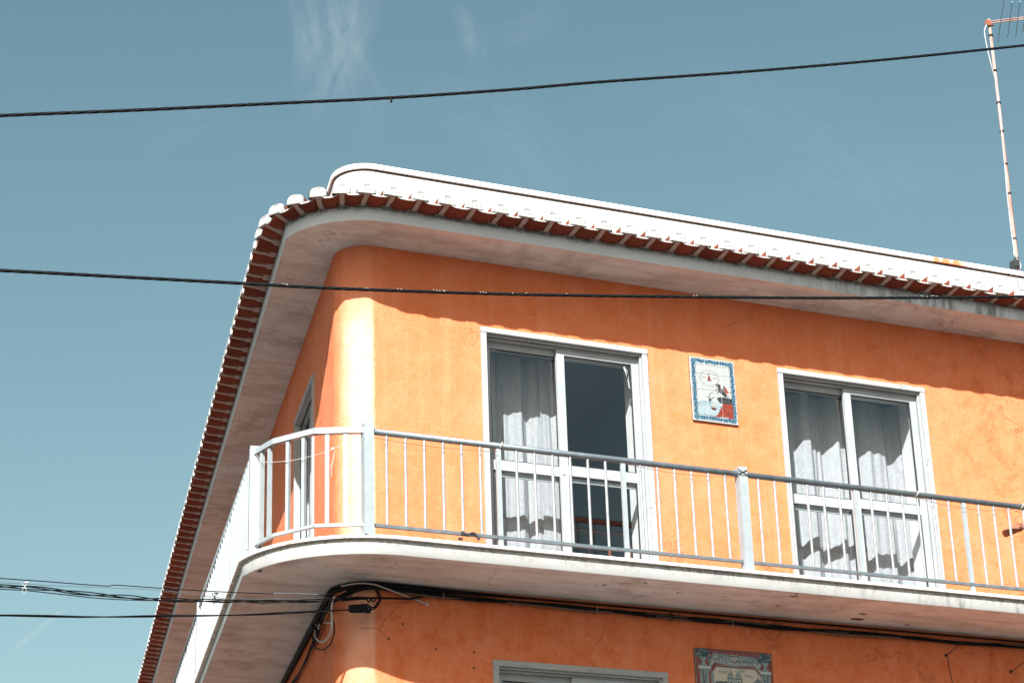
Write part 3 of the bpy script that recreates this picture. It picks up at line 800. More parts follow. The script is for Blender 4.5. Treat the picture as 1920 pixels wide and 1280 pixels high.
def scroll(p, x, y, r, c, turns=1.3, a0=0, w=.009, sgn=1):
    pts = []
    for k in range(14):
        f = k/13; a = a0 + sgn*turns*2*PI*f; rr = r*(1-.8*f)
        pts.append((x+rr*math.cos(a), y+rr*math.sin(a)/p.asp))
    p.line(pts, w, c)
def paint_small():
    p = Paint(300, 400, (.90, .93, .93)); rn = random.Random(2)
    blue, dk, lb = (.16, .40, .55), (.07, .20, .31), (.50, .72, .82)
    p.ell(.45, .80, .40, .14, (.72, .84, .89), .5)
    p.poly([(.1, .70), (.45, .68), (.62, .72), (.55, .95), (.1, .95)], (.78, .88, .92), .6)
    p.poly([(.12, .70), (.35, .67), (.45, .69), (.45, .72), (.12, .73)], (.55, .72, .80), .5)
    # border of blue scrolls
    def strip(horizontal, at_):
        n = 15 if horizontal else 21
        for k in range(n):
            f = (k+.5)/n; jx = rn.uniform(-.008, .008)
            x, y = (.04+.92*f, at_+jx) if horizontal else (at_+jx, .03+.94*f)
            p.ell(x, y, .040, .040/p.asp, lb)
            scroll(p, x, y, .036, blue, 1.3, rn.uniform(0, 6), .015, rn.choice((-1, 1)))
            p.ell(x+rn.uniform(-.02, .02), y+rn.uniform(-.015, .015), .014, .014/p.asp, dk)
    strip(True, .055); strip(True, .945); strip(False, .075); strip(False, .925)
    for e in (.030, .105):
        w = [(x/30, e+.006*math.sin(x*1.7)) for x in range(2, 29)]; p.line(w, .006, dk); p.line([(a, 1-b) for a, b in w], .006, dk)
        w = [(e*1.15+.012*math.sin(y*1.3), y/40) for y in range(2, 39)]; p.line(w, .006, dk); p.line([(1-a, b) for a, b in w], .006, dk)
    for cx in (.09, .91):
        for cy in (.06, .94): p.ell(cx, cy, .055, .045, lb); scroll(p, cx, cy, .055, dk, 1.6, 1, .012)
    # oval ring of tiny lettering round a robed figure
    for k in range(46):
        a = 2*PI*k/46
        if rn.random() < .86:
            x, y = .415+.215*math.cos(a), .315+.125*math.sin(a)
            p.line([(x, y), (x+.014*math.cos(a+rn.uniform(-.6, .6)), y+.012*math.sin(a)+.004)], .008, (.42, .47, .52))
    p.ell(.415, .315, .19, .108, (.62, .66, .70), 1, .025)
    p.poly([(.41, .245), (.36, .36), (.47, .36)], (.60, .62, .62)); p.poly([(.40, .27), (.385, .355), (.435, .36), (.43, .29)], (.70, .20, .12))
    p.ell(.412, .245, .012, .012, (.45, .2, .15))
    for bx in (.30, .53): p.line([(bx-.03, .30), (bx, .315), (bx+.03, .30)], .012, (.80, .42, .33)); p.ell(bx, .312, .012, .008, (.75, .30, .2))
    # bare branches, ship
    for a_, b_ in (((.40, .66), (.37, .60)), ((.40, .66), (.46, .62)), ((.41, .65), (.40, .56)), ((.37, .62), (.31, .61)), ((.45, .63), (.50, .60)), ((.39, .70), (.40, .64)), ((.41, .56), (.47, .53))):
        p.line([a_, b_], .011, (.12, .13, .15))
    p.ell(.40, .655, .03, .018, (.13, .13, .15))
    p.poly([(.40, .765), (.54, .775), (.51, .81), (.43, .80)], (.40, .11, .10)); p.line([(.46, .77), (.455, .71)], .006, (.4, .3, .25))
    p.ell(.455, .735, .035, .02, (.88, .86, .80)); p.ell(.50, .745, .022, .016, (.85, .82, .75))
    # cliff and rocks
    p.poly([(.57, .60), (.66, .585), (.90, .60), (.90, .70), (.74, .71), (.62, .68), (.56, .635)], (.20, .23, .24))
    for k in range(26): p.line([(rn.uniform(.58, .9), rn.uniform(.60, .69)), (rn.uniform(.6, .9), rn.uniform(.61, .69))], .006, rn.choice([(.35, .38, .36), (.10, .12, .13), (.42, .40, .36)]), .6)
    p.poly([(.68, .69), (.90, .69), (.905, .90), (.84, .92), (.74, .89), (.62, .905), (.49, .915), (.58, .84), (.64, .75)], (.72, .24, .10))
    for k in range(60):
        x, y = rn.uniform(.58, .89), rn.uniform(.70, .89)
        p.line([(x, y), (x+rn.uniform(-.05, .05), y+rn.uniform(.01, .05))], .007, rn.choice([(.30, .09, .06), (.55, .16, .07), (.85, .38, .18), (.15, .07, .06)]), .7)
    # rearing horse with a rider in a red cape
    hb = (.24, .25, .28)
    p.poly([(.60, .475), (.66, .44), (.74, .50), (.79, .55), (.76, .585), (.70, .56), (.62, .52)], hb)
    p.poly([(.60, .48), (.58, .42), (.62, .385), (.66, .40), (.665, .45)], hb); p.poly([(.58, .42), (.545, .415), (.56, .39), (.61, .385)], hb)
    p.line([(.60, .49), (.55, .475), (.53, .50)], .014, hb); p.line([(.63, .51), (.585, .515), (.58, .55)], .014, hb)
    p.line([(.74, .57), (.71, .60), (.70, .63)], .014, hb); p.line([(.78, .57), (.80, .60), (.775, .63)], .014, hb); p.line([(.79, .55), (.83, .57), (.83, .61)], .012, hb)
    p.poly([(.72, .43), (.78, .43), (.83, .52), (.77, .525), (.73, .49)], (.80, .26, .15)); p.ell(.735, .42, .018, .016, (.25, .22, .22)); p.poly([(.70, .44), (.75, .44), (.75, .50), (.70, .49)], (.50, .52, .55))
    p.poly([(.66, .455), (.69, .46), (.685, .50), (.65, .49)], (.45, .12, .12)); p.ell(.585, .43, .02, .014, (.85, .6, .55))
    for k in range(5): p.line([(.40+.03*k, .915), (.415+.03*k, .900)], .007, (.45, .52, .56))
    return p
def paint_large():
    p = Paint(400, 560, (.50, .14, .07)); rn = random.Random(5); H = p.asp
    g, gl, dk, cr = (.50, .56, .57), (.68, .72, .71), (.07, .12, .15), (.74, .71, .65)
    Y = lambda cm: cm/102.0          # centimetres from the top edge
    # cream field
    p.poly([(.20, Y(21)), (.26, Y(15)), (.76, Y(15)), (.84, Y(21)), (.84, .95), (.20, .95)], cr)
    for cx, cy in ((.35, 19), (.68, 21), (.6, 17)):
        for _ in range(7): p.line([(cx-rn.uniform(.02, .07), Y(cy+rn.uniform(-1, 1))), (cx+rn.uniform(.02, .07), Y(cy+rn.uniform(-1, 1)))], .008, (.50, .53, .52), .5)
    # red scalloped fringe
    pts = [(.19, 21.5), (.22, 17.5), (.27, 13), (.35, 12.5), (.5, 12.8), (.65, 12.5), (.76, 13), (.82, 17.5), (.85, 21.5)]
    p.line([(a, Y(b)) for a, b in pts], .040, (.46, .15, .12)); p.line([(a, Y(b+1.9)) for a, b in pts], .010, dk)
    for k in range(30):
        f = k/29*(len(pts)-1); i = min(int(f), len(pts)-2); t = f-i
        x, y = pts[i][0]*(1-t)+pts[i+1][0]*t, pts[i][1]*(1-t)+pts[i+1][1]*t
        p.ell(x, Y(y+1), .011, .011/H, (.66, .40, .34)); p.line([(x-.012, Y(y+1.6)), (x, Y(y-.6))], .005, dk, .7)
    p.line([(.19, Y(23)), (.27, Y(15.3)), (.76, Y(15.3)), (.85, Y(22.5))], .010, gl)
    # crest of scrolls
    p.line([(.20, Y(10)), (.28, Y(6)), (.40, Y(6.5)), (.5, Y(7)), (.62, Y(6.5)), (.74, Y(7)), (.82, Y(10.5))], .075, (.42, .49, .51))
    p.line([(.17, Y(18)), (.21, Y(12)), (.25, Y(10)), (.36, Y(11.5)), (.5, Y(12.3)), (.64, Y(11.5)), (.76, Y(11)), (.81, Y(14)), (.86, Y(18))], .036, g)
    p.line([(.17, Y(17.4)), (.21, Y(11.4)), (.25, Y(9.4)), (.36, Y(10.8)), (.5, Y(11.5)), (.64, Y(10.8)), (.76, Y(10.4)), (.81, Y(13.4)), (.86, Y(17.4))], .009, gl)
    for x, y, r, sg in ((.265, 6, .045, 1), (.22, 9.5, .03, -1), (.79, 7.5, .045, -1), (.83, 11, .03, 1), (.72, 9, .03, 1), (.33, 8, .035, -1)):
        p.ell(x, Y(y), r*.95, r*.95/H, g); scroll(p, x, Y(y), r, dk, 1.5, 1, .010, sg); scroll(p, x, Y(y)+.003, r*.8, gl, 1.2, 2, .010, sg)
    for k in range(34):
        x = .33+.40*k/33; tip = 4.5+abs(k-16.5)*.14
        col = (g, gl, (.34, .40, .43))[k % 3]
        p.line([(x+(.5-x)*.18, Y(tip)), (x, Y(8+rn.uniform(-.5, .5))), (x-(.5-x)*.12, Y(10.5+rn.uniform(-.8, .8)))], .016, col)
        p.line([(x+.006, Y(tip+1)), (x+.004, Y(9.8))], .005, dk, .8)
    p.poly([(.46, Y(5.5)), (.55, Y(5.5)), (.555, Y(8)), (.505, Y(10.8)), (.455, Y(8))], (.66, .62, .60)); p.line([(.455, Y(8)), (.505, Y(10.8)), (.555, Y(8))], .009, dk)
    p.line([(.45, Y(5.2)), (.56, Y(5.2))], .014, dk); p.poly([(.455, Y(5)), (.47, Y(3)), (.505, Y(4.2)), (.54, Y(3)), (.555, Y(5))], (.60, .58, .40))
    # urns with foliage on pillars
    for ux, top in ((.105, 7.5), (.905, 8.5)):
        for k in range(170):
            x, y = ux+rn.gauss(0, .038), 4.2+rn.gauss(0, 2.0)+(1 if ux > .5 else 0)
            if y > .8: p.ell(x, Y(min(y, top)), .011, .011/H, rn.choice([dk, dk, (.13, .32, .38), (.42, .52, .56), (.10, .22, .24)]))
        p.poly([(ux-.05, Y(top)), (ux+.05, Y(top)), (ux+.022, Y(top+3.2)), (ux+.018, Y(top+4.6)), (ux+.055, Y(top+7.5)), (ux-.055, Y(top+7.5)), (ux-.018, Y(top+4.6)), (ux-.022, Y(top+3.2))], g)
        p.poly([(ux-.075, Y(top+7.5)), (ux+.075, Y(top+7.5)), (ux+.075, Y(top+10)), (ux-.07, Y(top+10))], gl)
        p.poly([(ux-.055, Y(top+10)), (ux+.06, Y(top+10)), (ux+.045, Y(95)), (ux-.045, Y(95))], g)
        for s_ in (-.035, -.01, .02, .04): p.line([(ux+s_, Y(top+11)), (ux+s_*.5, Y(top+20)), (ux-s_*.5, Y(top+28)), (ux+s_, Y(top+40))], .009, rn.choice([dk, (.30, .38, .41)]))
        p.line([(ux-.075, Y(top+10.2)), (ux+.075, Y(top+10.2))], .007, dk); p.line([(ux-.05, Y(top)), (ux-.02, Y(top+3.4)), (ux-.055, Y(top+7.5))], .006, dk)
    # church with two towers, long house, bandstand
    ink = (.22, .28, .30)
    p.poly([(.24, Y(28)), (.42, Y(28)), (.42, Y(44)), (.24, Y(44))], (.40, .45, .46)); p.poly([(.25, Y(27)), (.41, Y(26.5)), (.42, Y(29)), (.23, Y(29.5))], (.28, .33, .35))
    p.poly([(.19, Y(21)), (.21, Y(19)), (.23, Y(21)), (.235, Y(44)), (.185, Y(44))], (.45, .50, .50))
    p.poly([(.40, Y(24)), (.60, Y(24)), (.60, Y(44)), (.40, Y(44))], (.58, .61, .59))
    for tx in (.445, .545):
        p.poly([(tx-.035, Y(24)), (tx-.03, Y(20)), (tx, Y(16.8)), (tx+.03, Y(20)), (tx+.035, Y(24))], (.50, .54, .53)); p.line([(tx, Y(17)), (tx, Y(15.6))], .006, ink)
        p.line([(tx-.04, Y(24)), (tx+.04, Y(24))], .010, ink); p.line([(tx-.04, Y(21)), (tx+.04, Y(21))], .006, ink)
        for wy in (26.5, 31): p.poly([(tx-.012, Y(wy)), (tx+.012, Y(wy)), (tx+.012, Y(wy+3)), (tx-.012, Y(wy+3))], ink)
        for e in (-.038, .038): p.line([(tx+e, Y(22)), (tx+e, Y(44))], .006, ink)
    p.line([(.40, Y(30)), (.60, Y(30))], .006, ink); p.line([(.39, Y(35)), (.61, Y(35))], .007, ink)
    p.poly([(.80, Y(22)), (.89, Y(28)), (.70, Y(28))], (.42, .47, .48)); p.line([(.80, Y(22.5)), (.80, Y(19))], .007, ink); p.line([(.69, Y(28.3)), (.90, Y(28.3))], .012, ink)
    for e in (-.07, -.03, .01, .05): p.line([(.80+e, Y(28)), (.80+e, Y(40))], .008, ink)
    for e in (-.06, -.02, .02, .06): p.line([(.80, Y(22.5)), (.80+e, Y(28))], .005, ink)
    p.poly([(.2, Y(44)), (.85, Y(44)), (.85, .95), (.2, .95)], (.55, .57, .53))
    for e in (0, 1): pass
    p.line([(.004, .003), (.996, .003), (.996, .997), (.004, .997), (.004, .003)], .014, (.05, .06, .07))
    return p
def glazed(name, img, k=1.0):
    M = Mat(name, .18, spec=.5); t = M.n.new('ShaderNodeTexImage'); t.image = img; t.interpolation = 'Linear'
    uv = M.n.new('ShaderNodeUVMap'); M.l.new(uv.outputs[0], t.inputs[0])
    gm = M.n.new('ShaderNodeMix'); gm.data_type = 'RGBA'; gm.blend_type = 'MULTIPLY'; gm.inputs[0].default_value = 1; gm.inputs[7].default_value = (k, k, k, 1); M.l.new(t.outputs['Color'], gm.inputs[6])
    M.color(M.mix(M.ramp(M.noise(40, 3), .3, .7, 0, .08), gm.outputs[2], (.3, .3, .3)))
    M.normal(M.bump(M.noise(9, 3), .15, .004)); return M.m
def tile_picture(name, label, x0, x1, z0, z1, nx, nz, paint, bed, k=1.0):
    th = thing(name, label, 'tile picture', ((x0+x1)/2, 0, z0))
    mb = MB(); mb.box(PR, x0, x1, -.005, .012, z0, z1, bev=.001); mb.build('mortar_bed', bed, th)
    mat = glazed(name+'_glaze', paint.image(name+'_print'), k)
    edge = simple(name+'_tile_edge', (.6, .6, .57), .8)
    rn = random.Random(nx*7)
    for i in range(nx):
        for k in range(nz):
            a0, a1 = x0+(x1-x0)*i/nx, x0+(x1-x0)*(i+1)/nx; c1, c0 = z1-(z1-z0)*k/nz, z1-(z1-z0)*(k+1)/nz
            g = .0011; b_ = .0012; o = .0195 + rn.uniform(-.0004, .0004); tilt = rn.uniform(-.0004, .0004)
            mb = MB()
            F = [PR(a0+g+b_, o, c0+g+b_), PR(a1-g-b_, o+tilt, c0+g+b_), PR(a1-g-b_, o+tilt, c1-g-b_), PR(a0+g+b_, o, c1-g-b_)]
            E_ = [PR(a0+g, o-b_, c0+g), PR(a1-g, o-b_, c0+g), PR(a1-g, o-b_, c1-g), PR(a0+g, o-b_, c1-g)]
            D = [PR(a0+g, .0115, c0+g), PR(a1-g, .0115, c0+g), PR(a1-g, .0115, c1-g), PR(a0+g, .0115, c1-g)]
            mb.raw(F+E_+D, [(0, 1, 2, 3)] + [(4+q, 4+(q+1) % 4, (q+1) % 4, q) for q in range(4)] + [(8+q, 8+(q+1) % 4, 4+(q+1) % 4, 4+q) for q in range(4)])
            mb.mi = [0]*5 + [1]*4
            me = mb.mesh('tile', [mat, edge], recalc=False)
            uvl = me.uv_layers.new(name='UVMap')
            for l_ in me.loops:
                c_ = me.vertices[l_.vertex_index].co; uvl.data[l_.index].uv = ((c_.x-x0)/(x1-x0), (c_.z-z0)/(z1-z0))
            new_obj('tile', me, th)
    return th
tile_picture('tile_picture', 'small blue-bordered tile picture of a rider on a red cliff, between the two upper windows', 3.228, 3.674, 2.050, 2.645, 3, 4, paint_small(), M_GASK, .35)
tile_picture('tile_picture', 'large red and grey tile picture of a two-towered church, on the wall below the balcony', 3.096, 3.825, -.99, .032, 5, 7, paint_large(), M_GASK, .85)

# ------------------------------------------------------------------ cables
def smooth(pts, n=8):
    pts = [Vector(p) for p in pts]; out = []
    q = [pts[0]*2-pts[1]] + pts + [pts[-1]*2-pts[-2]]
    for i in range(1, len(q)-2):
        for k in range(n):
            t = k/n; a, b, c, d = q[i-1], q[i], q[i+1], q[i+2]
            out.append(.5*((2*b) + (c-a)*t + (2*a-5*b+4*c-d)*t*t + (3*b-a-3*c+d)*t**3))
    out.append(pts[-1]); return out
def resample(pts, step):
    out = [pts[0]]; acc = 0
    for a, b in zip(pts[:-1], pts[1:]):
        L = (b-a).length
        if L < 1e-9: continue
        s = step-acc
        while s <= L: out.append(a.lerp(b, s/L)); s += step
        acc = (acc+L) % step if s > L else 0
        acc = L-(s-step)
    out.append(pts[-1]); return out
def twisted(mb, pts, rad, strands, sr, pitch, step=None, mi=0, n=6, ph0=0, jitter=0):
    pts = resample(pts, step or pitch/10); s = 0; S_ = [0]
    for a, b in zip(pts[:-1], pts[1:]): s += (b-a).length; S_.append(s)
    for k in range(strands):
        q = []
        for i, p in enumerate(pts):
            t = (pts[min(i+1, len(pts)-1)]-pts[max(0, i-1)]).normalized()
            sd_ = t.cross(Vector((0, 0, 1))).normalized(); up = sd_.cross(t)
            a = 2*PI*(S_[i]/pitch + k/strands) + ph0
            rj = rad*(1+jitter*math.sin(S_[i]*3.1+k*2.3))
            q.append(p + sd_*math.cos(a)*rj + up*math.sin(a)*rj)
        mb.tube(q, sr, n, mi if not isinstance(mi, list) else mi[k])
def overhead(pix, y, label, nick=()):
    t = thing('overhead_cable', label, 'cable', at(*pix[0], y))
    pts = smooth([at(px, py, y) for px, py in pix], 10)
    mb = MB(); twisted(mb, pts, .0046, 4, .0044, .30, .03)
    mb.build('strand_bundle', M_CABLE, t, weld=0)
    return t
E_ = lambda a, b: b
t1 = overhead([(-420, 236), (0, 217), (260, 206.5), (520, 194), (735, 183.5), (960, 168), (1120, 154.3), (1400, 134.5), (1640, 114), (1850, 93), (1920, 85.5), (2400, 35)], -6.2, 'black twisted overhead cable rising to the right across the open sky, above the roof')
mb = MB()
c = at(733, 187, -6.2)
for k in range(5): mb.tube([c + Vector((random.uniform(-.008, .008), 0, .008)), c + Vector((random.uniform(-.012, .012), random.uniform(-.01, .01), -random.uniform(.004, .018)))], .003, 5)
mb.build('snagged_tape', M_GASK, t1)
t2 = overhead([(-420, 487), (0, 507), (200, 517.5), (460, 531.5), (640, 541), (960, 551.5), (1300, 556.5), (1600, 558.5), (1920, 556), (2400, 548)], -6.0, 'black twisted overhead cable crossing in front of the eave and the upper orange wall')
MSP = simple('worn_pale_sheath', (.55, .55, .5), .8)
mb = MB()
for px in (531, 535, 538, 684, 689, 745, 750, 812, 818, 824, 830, 833, 900, 905, 910, 960, 985, 1060, 1725, 1729, 1735, 1745, 1749, 1753, 1440, 1300, 1305):
    yy = np.interp(px, [460, 640, 960, 1300, 1600, 1920], [531.5, 541, 551.5, 556.5, 558.5, 556]); p = at(px+random.uniform(-1, 1), yy-random.uniform(0, 2), -6.0) + Vector((0, -.0093, 0))
    mb.box(lambda u, o, z: p + Vector((u, o, z)), -.002, .003, -.002, .001, -.001, .0012)
mb.build('worn_patches', MSP, t2)
# wires that come in from the left to the corner under the balcony
def lead(pix, y0, y1, r, label, mat, name='service_cable', strands=1, pitch=.5, rad=.006, extra=None, grp=None):
    xs = [p[0] for p in pix]; x0, x1 = min(xs), max(xs)
    pts = smooth([at(px, py, y0 + (y1-y0)*(px-x0)/(x1-x0)) for px, py in pix], 10)
    mb = MB()
    if strands > 1: twisted(mb, pts, rad, strands, r, pitch, pitch/8, jitter=.5)
    else: mb.tube(pts, r, 6)
    o = mb.build(name, mat, weld=0); tag(o, label, 'cable', grp); return o
lead([(-300, 1062), (0, 1083.5), (80, 1089), (156, 1095), (203, 1098), (219, 1096.3), (300, 1102), (400, 1108), (480, 1111.5), (520, 1112.5), (600, 1114.5), (660, 1117)], -2.2, -.1, .0035, 'thin black wire, uppermost of the wires entering from the left under the balcony', M_CABLE)
lead([(515, 1112), (560, 1113), (596, 1114.3)], -.62, -.32, .0055, 'short white sleeve on the uppermost thin wire in front of the balcony underside', M_STEEL, 'cable_sleeve')
lead([(-300, 1080), (0, 1091.5), (120, 1098), (300, 1106), (430, 1121.5), (560, 1122), (655, 1120)], -2.3, -.1, .002, 'hair-thin grey wire just below the uppermost wire left of the balcony', M_STEEL)
lead([(-300, 1078), (0, 1097), (60, 1100.5), (110, 1106), (150, 1112), (200, 1116), (240, 1119.5), (300, 1124), (420, 1125), (480, 1125.5), (560, 1126), (620, 1125), (690, 1121)], -2.3, -.08, .0042, 'loosely twisted bundle of black wires running from the left to the corner clamp', M_CABLE, 'cable_bundle', 3, 1.1, .011)
lead([(-300, 1085), (0, 1103.5), (50, 1106.5), (120, 1114), (200, 1122), (300, 1125.5), (420, 1127), (620, 1127)], -2.25, -.09, .0035, 'single black wire sagging just under the twisted bundle left of the building', M_CABLE)
lead([(-300, 1150), (0, 1153), (80, 1154.8), (170, 1156), (300, 1154.8), (420, 1153), (500, 1151), (560, 1147.5), (657, 1142.5)], -2.0, -.14, .0048, 'lowest black paired cable leading from the left into the black junction wedge', M_CABLE, 'cable_bundle', 2, 2.2, .0045)
# small insulator hooks on the wires
for i, (px, py, y, lb) in enumerate(((46, 1092, -2.0, 'pale wire spreader on the wires at the far left, against the sky'), (402, 1112, -.92, 'wire spreader on the thin wires in front of the white balcony railing'))):
    mb = MB(); c = at(px, py, y); k = .0046
    q = lambda a, b: c + CR*a*k + CU*b*k
    mb.tube([q(-4, 1), q(-3, -2), q(0, -4), q(2, -8)], .0028, 6); mb.tube([q(5, 1), q(4, -2), q(1, -4), q(-1, -8)], .0028, 6)
    mb.tube([q(math.cos(a)*3-.2, -11+math.sin(a)*4) for a in [2*PI*j/10 for j in range(11)]], .0022, 6); mb.tube([q(0, .3), q(6, .6)], .005, 6)
    o = mb.build('wire_spreader', M_CABLEG if i == 0 else M_CABLE, weld=0); tag(o, lb, 'wire spreader')
# thick black pipe hugging the angle under the slab, thinning to the right
mb = MB()
pp = [p for p in lift(wall_plan(.026, 30), ZB-.028)]
pts = resample([pp[0]] + pp[1:], .06)
mb.tube(pts, .02, 8, rr=[.027 if LD.dot(p) > .5 and p.x < .33 else max(.008, .027 - .014*max(0, p.x-.3)) for p in pts])
o = mb.build('wall_cable', M_CABLE, weld=0); tag(o, 'thick black cable following the angle between balcony underside and wall round the corner', 'cable')
# bundle of loose cables on the wall under the slab
bd_ = thing('cable_bundle', 'tangled bundle of black cables sagging along the orange wall just under the balcony', 'cable', (.7, -.05, .2))
rn = random.Random(12)
px_ = [650, 700, 760, 830, 900, 1020, 1100, 1180, 1260, 1320, 1400, 1480, 1560, 1640, 1720, 1800, 1920, 2100]
cy_ = [1107, 1102, 1107, 1117, 1123, 1133, 1141, 1148, 1156, 1162, 1169, 1177, 1184, 1189, 1196, 1204, 1212, 1226]
for k in range(11):
    amp = rn.uniform(2.0, 5.5); f = rn.uniform(.9, 1.9); ph = rn.uniform(0, 6.3)
    p_ = [at(a, b + (rn.uniform(-1.4, 1.4)+math.sin(a/95*f+ph)*amp*.62)*(1 if a > 700 else .5), -.022-rn.uniform(0, .028)) for a, b in zip(px_, cy_)]
    mb = MB(); mb.tube(smooth(p_, 6), rn.uniform(.0055, .0095), 6); mb.build('cable', M_CABLE if k not in (3, 8) else M_DSTRING, bd_, weld=0)
for px in (1115, 1117, 1257, 1259, 1372, 1574, 1640, 830, 960, 1465):
    cy = np.interp(px, px_, cy_); mb = MB(); c = at(px, cy, -.03)
    mb.tube([c + Vector((0, math.cos(a)*.026, math.sin(a)*.034)) for a in [2*PI*j/12 for j in range(13)]], .0022, 5); mb.build('cable_tie', M_STRING if px in (1117, 1372, 830) else M_CABLE, bd_, weld=0)
# second strand run round the corner and down the side wall
mb = MB()
sp = [atl(548, 1280, .03), atl(570, 1240, .03), atl(592, 1192, .035), atl(608, 1150, .04), atl(622, 1128, .05), at(645, 1112, -.03), at(690, 1101, -.05), at(760, 1104, -.05)]
for k in range(3):
    mb.tube(smooth([p + Vector((rn.uniform(-.01, .01), rn.uniform(-.01, .01), rn.uniform(-.018, .018)-.02*k*.5)) for p in sp], 7), .009, 6)
o = mb.build('cable_bundle', M_CABLE, weld=0); tag(o, 'black cables bending round the shaded corner below the balcony towards the side wall', 'cable')
# clamp, junction wedge
jw = thing('junction_wedge', 'black wedge-shaped cable junction hanging by the corner under the balcony', 'cable junction', at(675, 1140, -.14))
mb = MB(); k = 1/FPX*17.6
def q3(px, py, dy): return at(px, py, -.14+dy)
front = [(653.5, 1134.5), (656, 1133.2), (676, 1131.6), (689, 1131.2), (694, 1134), (697, 1140), (695.5, 1147), (690, 1150), (686, 1148.4), (659, 1148.6), (654, 1146.5)]
nF = len(front)
F = [q3(a, b, -.022) for a, b in front]; G = [q3(a, b, .022) for a, b in front]
cx_ = (675, 1140.5); F2 = [q3(a*.86+cx_[0]*.14, b*.8+cx_[1]*.2, -.034) for a, b in front]; G2 = [q3(a*.86+cx_[0]*.14, b*.8+cx_[1]*.2, .034) for a, b in front]
mb.raw(F2+F+G+G2, [tuple(range(nF))] + [(j*nF+i, j*nF+(i+1) % nF, (j+1)*nF+(i+1) % nF, (j+1)*nF+i) for j in range(3) for i in range(nF)] + [tuple(range(4*nF-1, 3*nF-1, -1))])
mb.build('casing', M_CABLE, jw)
mb = MB()
for a, b in ((690, 1136.3), (691.2, 1140.2)): mb.tube([q3(a, b, -.034), q3(a, b, -.038)], .0028, 8)
mb.build('screw', M_CABLEG, jw)
mb = MB()
for d in (0, 3.6): mb.tube(smooth([q3(696, 1142-d, 0), q3(702, 1140.5-d, -.01), q3(709-d*.3, 1133-d, -.01), q3(713-d*.6, 1124, 0), q3(712-d, 1114, .03), q3(707-d, 1105, .06)], 6), .006, 6)
mb.build('tail_cable', M_CABLE, jw, weld=0)
cl = thing('cable_clamp', 'black double-ring cable clamp just above the junction wedge', 'cable clamp', at(696, 1124, -.1))
for cx in (692, 700):
    mb = MB(); mb.tube([at(cx+math.cos(a)*3.2, 1123.6+math.sin(a)*3.4, -.12) for a in [2*PI*j/12 for j in range(13)]], .0062, 6); mb.build('ring', M_CABLE, cl, weld=0)
mb = MB(); mb.tube(smooth([at(622, 1124, -.02), at(650, 1121.5, -.09), at(690, 1120.5, -.11), at(740, 1121, -.08), at(770, 1121.5, -.05), at(800, 1116, -.04)], 6), .009, 6); mb.build('held_cable', M_CABLE, cl, weld=0)
# pale cable from the corner to its clip, and the hanging loops
pc = thing('pale_cable', 'pale grey cable slanting down to a white clip, right of the junction wedge', 'cable', at(801, 1132, -.02))
mb = MB(); mb.tube(smooth([at(640, 1098, -.07), at(672, 1093, -.08), at(695, 1094, -.08), at(707, 1096.5, -.08), at(722, 1102, -.07), at(760, 1116, -.04), at(799, 1131, -.015)], 8), .0062, 7); mb.build('sheath', M_CABLEG, pc, weld=0)
mb = MB(); mb.tube([at(801+math.cos(a)*2.4, 1132+math.sin(a)*2.6, -.014) for a in [2*PI*j/10 for j in range(11)]], .0045, 6); mb.build('clip', M_REVEAL, pc, weld=0)
lp = thing('cable_loop', 'hanging loops of one pale and one black cable on the side wall at the corner', 'cable', atl(605, 1180, .06))
mb = MB(); mb.tube(smooth([atl(627, 1118, .06), atl(623, 1131, .07), atl(621.5, 1146, .07), atl(622.5, 1160, .07), atl(622, 1175, .07), atl(618, 1190, .07), atl(610, 1200, .07), atl(602.5, 1202.5, .07), atl(594.5, 1198, .07), atl(591, 1190, .06), atl(592, 1180, .05)], 8), .0085, 7); mb.build('pale_loop', M_CABLEG, lp, weld=0)
mb = MB(); mb.tube(smooth([atl(621, 1128, .05), atl(621, 1150, .05), atl(626, 1168, .05), atl(626.5, 1185, .05), atl(621, 1204, .05), atl(612, 1214, .05), atl(603, 1217.5, .05), atl(593, 1214, .05), atl(587, 1204, .04), atl(586, 1190, .04)], 8), .006, 7); mb.build('black_loop', M_CABLE, lp, weld=0)
mb = MB(); mb.tube([atl(607, 1166.8, .05), atl(620, 1167.2, .05)], .006, 6); mb.build('bracket', M_CABLEG, lp)
sl = thing('splice_lump', 'lump of taped grey and black cable splices on the side wall beside the hanging loops', 'cable splice', atl(594, 1174, .06))
for k in range(12):
    c = atl(594+rn.uniform(-7, 7), 1174+rn.uniform(-5, 5), .06+rn.uniform(-.02, .02)); d = (LD*rn.uniform(-1, 1) + Vector((rn.uniform(-.3, .3), 0, rn.uniform(-.05, .05)))).normalized()*.04
    mb = MB(); mb.tube([c-d, c-d*.5, c+d*.5, c+d], .012, 7, rr=[.005, .014, .012, .005]); mb.build('splice', (M_CABLE, M_STEEL, M_CABLEG)[k % 3], sl, weld=0)
